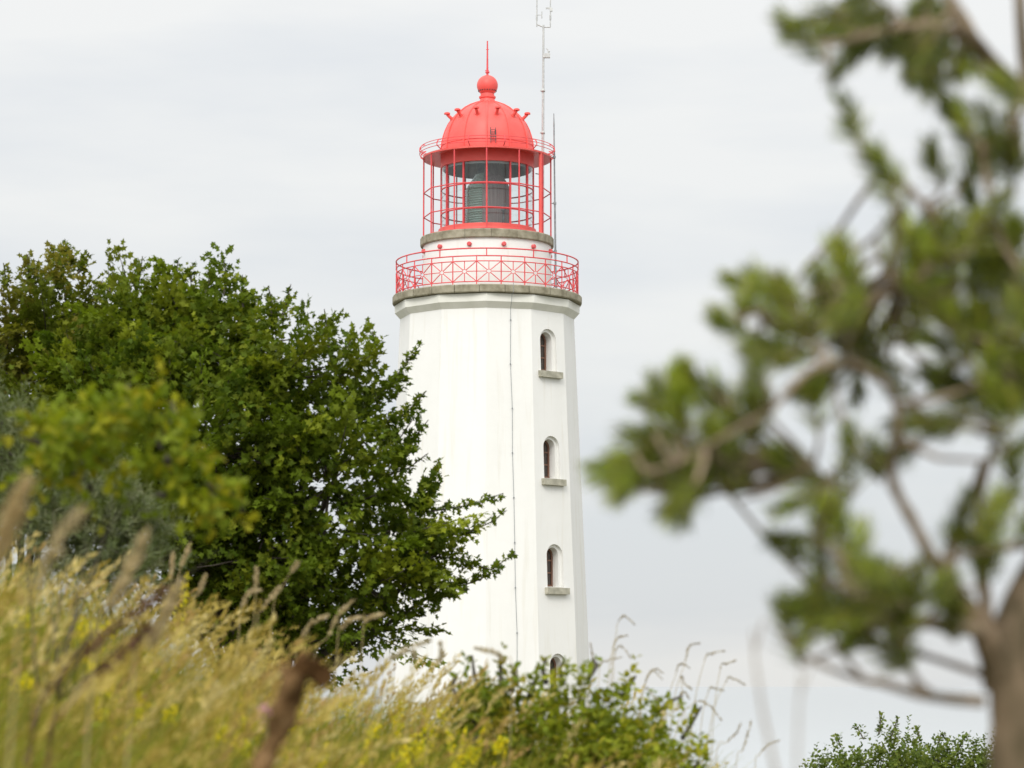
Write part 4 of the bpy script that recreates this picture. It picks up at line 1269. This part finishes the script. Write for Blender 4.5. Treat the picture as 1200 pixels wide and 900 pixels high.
def build_flowers():
    kinds = [flower_plant(1, .42, True), flower_plant(2, .46, True), flower_plant(3, .40, False), flower_plant(4, .44, False)]
    spots = [  # px, py, distance, spread px, count
        (398, 868, 6.5, 22, 4), (410, 885, 6.5, 20, 2), (518, 838, 8.5, 22, 4), (552, 862, 8.0, 26, 3), (540, 888, 7.5, 26, 2), (485, 815, 9.5, 15, 3), (512, 815, 9.0, 16, 3), (60, 690, 6.5, 26, 2), (95, 700, 8, 22, 2),
        (150, 745, 5.5, 24, 3), (165, 715, 7, 22, 2), (75, 770, 5.0, 24, 2), (370, 850, 6, 24, 1), (300, 770, 7, 24, 3), (345, 745, 9, 20, 3), (440, 845, 8, 20, 2), (250, 800, 5.5, 26, 3), (200, 690, 9.5, 18, 3),
        (470, 885, 7, 20, 1), (390, 790, 9, 12, 2), (120, 820, 4.6, 26, 2), (340, 885, 5, 24, 3), (265, 740, 9, 20, 2)]
    first = {}
    for (px, py, Y, sp, cnt) in spots:
        Y = 4.2 + Y * .72
        for _ in range((cnt * 3 + 3) // 4):
            x_px = px + random.gauss(0, sp); y_px = py + random.gauss(0, sp * .6); Yd = Y + random.gauss(0, .25)
            p = at(x_px, y_px, Yd)
            g = gz(p.x, p.y)
            ki = random.randrange(4)
            st, lf, fl = kinds[ki]
            h = max(.25, (p.z - g)); h0 = (.42 * .82, .46 * .82, .40, .44)[ki]
            sc = max(.6, min(1.35, h / h0)); sw = random.uniform(.7, .95)
            if ki in first:
                o = dup(first[ki])
            else:
                o = thing('yellow_wildflower', (0, 0, 0), 'small yellow-flowered weed standing in the straw-coloured grass of the slope', 'wildflower', 'yellow wildflowers in the grass')
                part('stem', st, M['stemgreen'], o); part('leaves', lf, M['leaf'], o); part('flower_head', fl, M['petal'], o)
                first[ki] = o
            o.location = (p.x, p.y, p.z - h0 * sc); o.rotation_euler = (random.uniform(-.1, .1), random.uniform(.0, .25), random.uniform(0, 6.28)); o.scale = (sw, sw, sc)
            if p.z - h0 * sc > g + .02: o.location.z = g
    # the single goldenrod spike against the dark tree
    st, lf, fl = flower_plant(9, .6, True)
    p = at(217, 703, 11.0)
    o = thing('goldenrod', (p.x - .03, p.y, p.z - .50), 'upright yellow goldenrod spike standing clear of the grass before the dark maple', 'wildflower')
    part('stem', st, M['stemgreen'], o); part('leaves', lf, M['leaf'], o); part('flower_head', fl, M['petal'], o)
    # pink flower beside the dead stump
    p = at(312, 832, 5.2)
    g = gz(p.x, p.y)
    o = thing('pink_flower', (p.x, p.y, g), 'small pale pink flower in the grass left of the dead brown stump', 'wildflower')
    h = p.z - g
    mb = MB(); mb.tube([(0, 0, -.03), (.005, 0, h * .5), (0, 0, h)], [.003, .0025, .002], 5); mb.build('stem', M['stemgreen'], o)
    b = Bulk(); n = 40
    a = RNG.random(n) * 2 * PI; r = .011 * RNG.random(n) ** .5
    P = np.stack([r * np.cos(a), r * np.sin(a), h + .01 * RNG.normal(size=n)], -1)
    A = RNG.normal(size=(n, 3)); A[:, 2] += .5
    b.add(*leaves(P, A, RNG.normal(size=(n, 3)), np.full(n, .009), 'oval', np.tile([[.62, .34, .42]], (n, 1)) * (.85 + .3 * RNG.random((n, 1)))))
    part('flower_head', b.mesh('flower_head'), M['petal'], o)
build_flowers()

# single grass stalks one can pick out
def stalk(name, label, cat, pts_px, Y, head_from, head_r, stem_r, col, group=None, per=60, spike=.10, dy=0.0):
    """traced stalk: stem through pts_px, seed head along the last part of the line (from index head_from)"""
    pts = [at(x, y, Y + dy * i) for i, (x, y) in enumerate(pts_px)]
    base = pts[0].copy()
    g = gz(base.x, base.y)
    if base.z > g: 
        base = Vector((base.x - .04, base.y, g)); pts = [base] + pts; head_from += 1
    o = thing(name, base, label, cat, group)
    res = []
    for i in range(len(pts) - 1):
        p0 = pts[max(i - 1, 0)]; p1 = pts[i]; p2 = pts[i + 1]; p3 = pts[min(i + 2, len(pts) - 1)]
        for j in range(6):
            t = j / 6
            res.append((i + t, .5 * ((2 * p1) + (p2 - p0) * t + (2 * p0 - 5 * p1 + 4 * p2 - p3) * t * t + (3 * p1 - p0 - 3 * p2 + p3) * t ** 3)))
    res.append((len(pts) - 1, pts[-1]))
    mb = MB(); mb.tube([p - base for _, p in res], [stem_r * (1 - .5 * i / len(res)) for i in range(len(res))], 5)
    mb.build('stem', M['straw'], o)
    head_from = min(head_from, len(pts) - 1.6)
    hp = np.array([p for t, p in res if t >= head_from]) - np.array(base)
    n = per
    f = RNG.random(n) * (len(hp) - 1.001); i0 = f.astype(int); fr = f - i0
    P = hp[i0] * (1 - fr[:, None]) + hp[i0 + 1] * fr[:, None]
    D = nrm(hp[i0 + 1] - hp[i0])
    q = f / (len(hp) - 1)
    prof = np.sin(PI * np.clip(.12 + q * .86, 0, 1)) ** .6
    sd = nrm(np.cross(D, RNG.normal(size=(n, 3))))
    ln = np.linalg.norm(hp[-1] - hp[0])
    sl = ln * spike * (.7 + .6 * RNG.random(n))
    b = Bulk()
    A = D + sd * .6 * prof[:, None]
    b.add(*leaves(P + sd * (head_r * prof * .4)[:, None], A, RNG.normal(size=(n, 3)), np.maximum(sl, head_r * 1.6), 'narrow', np.tile([col], (n, 1)) * (.8 + .4 * RNG.random((n, 1)))))
    b.add(*leaves(P, D + sd * .9 * prof[:, None], RNG.normal(size=(n, 3)), np.full(n, head_r * 2.2), 'oval', np.tile([col], (n, 1)) * (.8 + .4 * RNG.random((n, 1)))))
    part('seed_head', b.mesh('seed_head'), M['grass'], o)
    return o
M['drystem'] = noisy('dry_grey_stem', (.26, .22, .18), (.38, .34, .29), 30, .8, .1)
M['straw'] = noisy('straw_stem', (.32, .25, .11), (.44, .36, .18), 30, .7, .2)
def build_stalks():
    hc = (.36, .31, .22)
    nod = [([(716, 800), (722, 745), (724, 730), (732, 722), (743, 731)], 2), ([(712, 810), (718, 762), (724, 748), (734, 745)], 1), ([(718, 815), (720, 770), (727, 757), (739, 771)], 1), ([(700, 830), (703, 782), (712, 774), (728, 770)], 1),
           ([(750, 840), (757, 797), (768, 784), (776, 788)], 1), ([(748, 845), (756, 802), (764, 786), (775, 795)], 1), ([(786, 850), (803, 775), (808, 757), (819, 754)], 1), ([(780, 850), (792, 790), (798, 778), (807, 782)], 1),
           ([(810, 860), (825, 776), (835, 766), (848, 763)], 1), ([(835, 860), (844, 785), (852, 778), (862, 774)], 1), ([(830, 870), (850, 800), (860, 796), (872, 802)], 1), ([(800, 850), (798, 795), (803, 802), (811, 808)], 1),
           ([(820, 870), (830, 811), (838, 807), (847, 809)], 1), ([(806, 870), (797, 820), (802, 811), (807, 818)], 1), ([(790, 870), (812, 825), (830, 826), (844, 842)], 1), ([(750, 850), (756, 808), (766, 816), (772, 822)], 1),
           ([(838, 895), (852, 870), (862, 860), (868, 848)], 1), ([(862, 905), (870, 880), (876, 862), (880, 846)], 1), ([(884, 910), (890, 885), (900, 873), (912, 868)], 1), ([(690, 815), (694, 775), (694, 766), (692, 755)], 1)]
    for i, (pl, hf) in enumerate(nod):
        stalk('grass_stalk', 'thin nodding grass stalk against the pale sky right of the tower', 'grass stalk', pl, 11.0 + .12 * (i % 5), hf, .0042, .0016, hc, 'nodding grass stalks against the sky', 45, .12)
    # stalks in front of tower and maple
    lt = (.50, .41, .25)
    mid = [([(365, 790), (385, 745), (398, 720), (412, 706)], 1), ([(395, 760), (401, 738), (408, 728), (420, 724)], 1), ([(425, 745), (428, 730), (434, 724), (446, 720)], 1), ([(300, 745), (308, 715), (318, 700), (326, 690)], 1), ([(280, 740), (284, 712), (292, 695), (303, 692)], 1),
           ([(345, 780), (352, 750), (366, 730), (382, 722)], 1), ([(200, 720), (205, 690), (212, 665), (222, 640)], 2), ([(196, 715), (200, 680), (203, 650)], 1), ([(298, 720), (300, 690), (300, 668)], 1), ([(318, 735), (330, 690), (348, 660)], 2), ([(226, 722), (232, 698), (240, 676)], 1)]
    for i, (pl, hf) in enumerate(mid):
        stalk('grass_stalk', 'straw-coloured grass stalk standing up before the dark foot of the maple', 'grass stalk', pl, 9.6 + .1 * (i % 4), hf, .0075, .0018, lt, 'grass stalks before the maple', 60, .14)
    fr = [([(440, 800), (455, 775), (475, 762), (500, 752)], 1), ([(505, 800), (512, 780), (517, 768), (516, 755)], 1), ([(600, 800), (590, 775), (580, 765), (560, 760)], 1), ([(480, 800), (486, 775), (485, 765)], 1)]
    for i, (pl, hf) in enumerate(fr):
        stalk('grass_stalk', 'pale grass stalk with its head before the white foot of the tower', 'grass stalk', pl, 8.5 + .3 * i, hf, .008, .0016, (.52, .46, .34), 'grass stalks before the tower foot', 60, .16)
    # big out-of-focus heads very near
    stalk('reed_stalk', 'big blurred tan reed head leaning at the left edge above the grass', 'grass stalk', [(-60, 800), (-15, 680), (5, 630), (28, 572)], 3.2, 1, .010, .0025, (.50, .39, .21), None, 110, .2)
    stalk('reed_stalk', 'blurred arching tan grass head just right of the reed at the left edge', 'grass stalk', [(20, 760), (45, 690), (65, 640), (92, 605)], 3.6, 1, .006, .002, (.46, .38, .22), None, 90, .2)
    stalk('reed_stalk', 'blurred pale grass plume leaning right before the silvery shrub', 'grass stalk', [(110, 760), (130, 710), (150, 670), (168, 632)], 4.4, 1, .008, .002, (.50, .41, .24), None, 90, .2)
    stalk('reed_stalk', 'blurred tan grass plume low before the yellow flowers left of the stump', 'grass stalk', [(155, 800), (175, 760), (190, 725), (208, 690)], 4.6, 1, .009, .002, (.50, .41, .24), None, 90, .2)
    for lab, pl, Y, rr in (
            ('bare blurred grey-brown stem curving up left of the pine, the taller of two', [(930, 1010), (908, 900), (893, 830), (885, 775), (882, 738)], 2.9, .0034),
            ('shorter bare blurred grey stem between the curved stem and the pine', [(940, 1010), (934, 890), (936, 830), (939, 785)], 2.7, .0022)):
        pts = [at(x, y, Y) for x, y in pl]
        g = gz(pts[0].x, Y)
        b_ = Vector((pts[0].x, Y, g))
        pts = [Vector((0, 0, -.03))] + [p - b_ for p in pts]
        o = thing('bare_stem', b_, lab, 'plant stem')
        mb = MB(); mb.tube(pts, [rr * (1.1 - .14 * i) for i in range(len(pts))], 6)
        mb.build('stem', M['drystem'], o)
        tip = pts[-1]
        mb = MB(); mb.tube([pts[-2].lerp(tip, .3), tip + Vector((.012, 0, .01)), tip + Vector((.03, 0, .0))], [rr * .5, rr * .5, rr * .2], 5); mb.build('side_twig', M['drystem'], o)
build_stalks()

# dry dark dock stalks on the left and the dead stump
def build_dead():
    Y = 4.2
    p0 = at(292, 960, Y); p0.z = gz(p0.x, Y) - .05
    o = thing('dead_stump', p0, 'broken brown dead stump with a hooked knob rising from the grass', 'dead wood')
    def P(x, y, d=0): return at(x, y, Y + d) - p0
    mb = MB()
    line = [(0, 0, 0)] + [tuple(P(*q)) for q in ((305, 905), (316, 880), (330, 845), (338, 815), (347, 795), (356, 783))]
    line = [Vector(p) for p in line]
    fine = []; fr_ = []
    rr_ = (17, 14, 11, 13, 15, 14, 8)
    for i in range(len(line) - 1):
        for j in range(6): fine.append(line[i].lerp(line[i + 1], j / 6)); fr_.append(rr_[i] + (rr_[i + 1] - rr_[i]) * j / 6)
    fine.append(line[-1]); fr_.append(rr_[-1])
    mb.tube(fine, [v * Y / F_PX for v in fr_], 16)
    mb.tube([P(346, 800), P(336, 790), P(330, 778)], [.011, .008, .004], 8)
    mb.tube([P(322, 866), P(312, 850), P(309, 838)], [.010, .007, .003], 8)
    me = mb.mesh('stem')
    for v in me.vertices:
        f = noise.noise(v.co * 30) * .011 + noise.noise(v.co * 80) * .005
        v.co += Vector((f, f, f * .5))
    st = part('stem', me, M['deadwood'], o)
    mb = MB()
    line = [tuple(P(*q)) for q in ((340, 812), (350, 788), (360, 776), (370, 782), (378, 796), (384, 803))]
    line = [Vector(p) for p in line]
    fine = []; fr_ = []
    rr_ = (8, 13, 15, 13, 10, 6)
    for i in range(len(line) - 1):
        for j in range(5): fine.append(line[i].lerp(line[i + 1], j / 5)); fr_.append(rr_[i] + (rr_[i + 1] - rr_[i]) * j / 5)
    fine.append(line[-1]); fr_.append(rr_[-1])
    mb.tube(fine, [v * Y / F_PX for v in fr_], 16)
    me = mb.mesh('knob')
    for v in me.vertices:
        f = noise.noise(v.co * 36 + Vector((3, 1, 2))) * .014 + noise.noise(v.co * 90) * .005
        v.co += Vector((f, f, f))
    part('knob', me, noisy('dark_dead_wood', (.040, .020, .007), (.13, .07, .03), 20, .9, .04, .8, 45, bdist=.01), o)
    for lab, pl, Y in (('blurred dark brown dry weed stalk leaning in the grass at the left, upper one', [(40, 830), (95, 765), (140, 732), (192, 690)], 4.3),
                       ('blurred dark brown dry weed stalk leaning in the grass at the left, lower one', [(60, 850), (110, 790), (150, 760), (172, 735)], 4.5)):
        pts = [at(x, y, Y) for x, y in pl]
        b = Vector((pts[0].x - .05, Y, gz(pts[0].x, Y)))
        o = thing('dry_weed', b, lab, 'dry weed')
        pts = [Vector((0, 0, 0))] + [p - b for p in pts]
        mb = MB(); mb.tube(pts, [.004, .0035, .003, .0025, .0015], 6); mb.build('stem', M['deadwood'], o)
        hp = []
        for i in range(2, 4):
            for j in range(40): hp.append(pts[i].lerp(pts[i + 1], random.random()))
        n = len(hp); bk = Bulk()
        A = RNG.normal(size=(n, 3)); A[:, 2] += .3; A[:, 0] += .5
        bk.add(*leaves(np.array(hp), A, RNG.normal(size=(n, 3)), np.full(n, .016), 'oval', np.tile([[.14, .075, .045]], (n, 1)) * (.7 + .6 * RNG.random((n, 1)))))
        part('seed_head', bk.mesh('seed_head'), M['grass'], o)
build_dead()
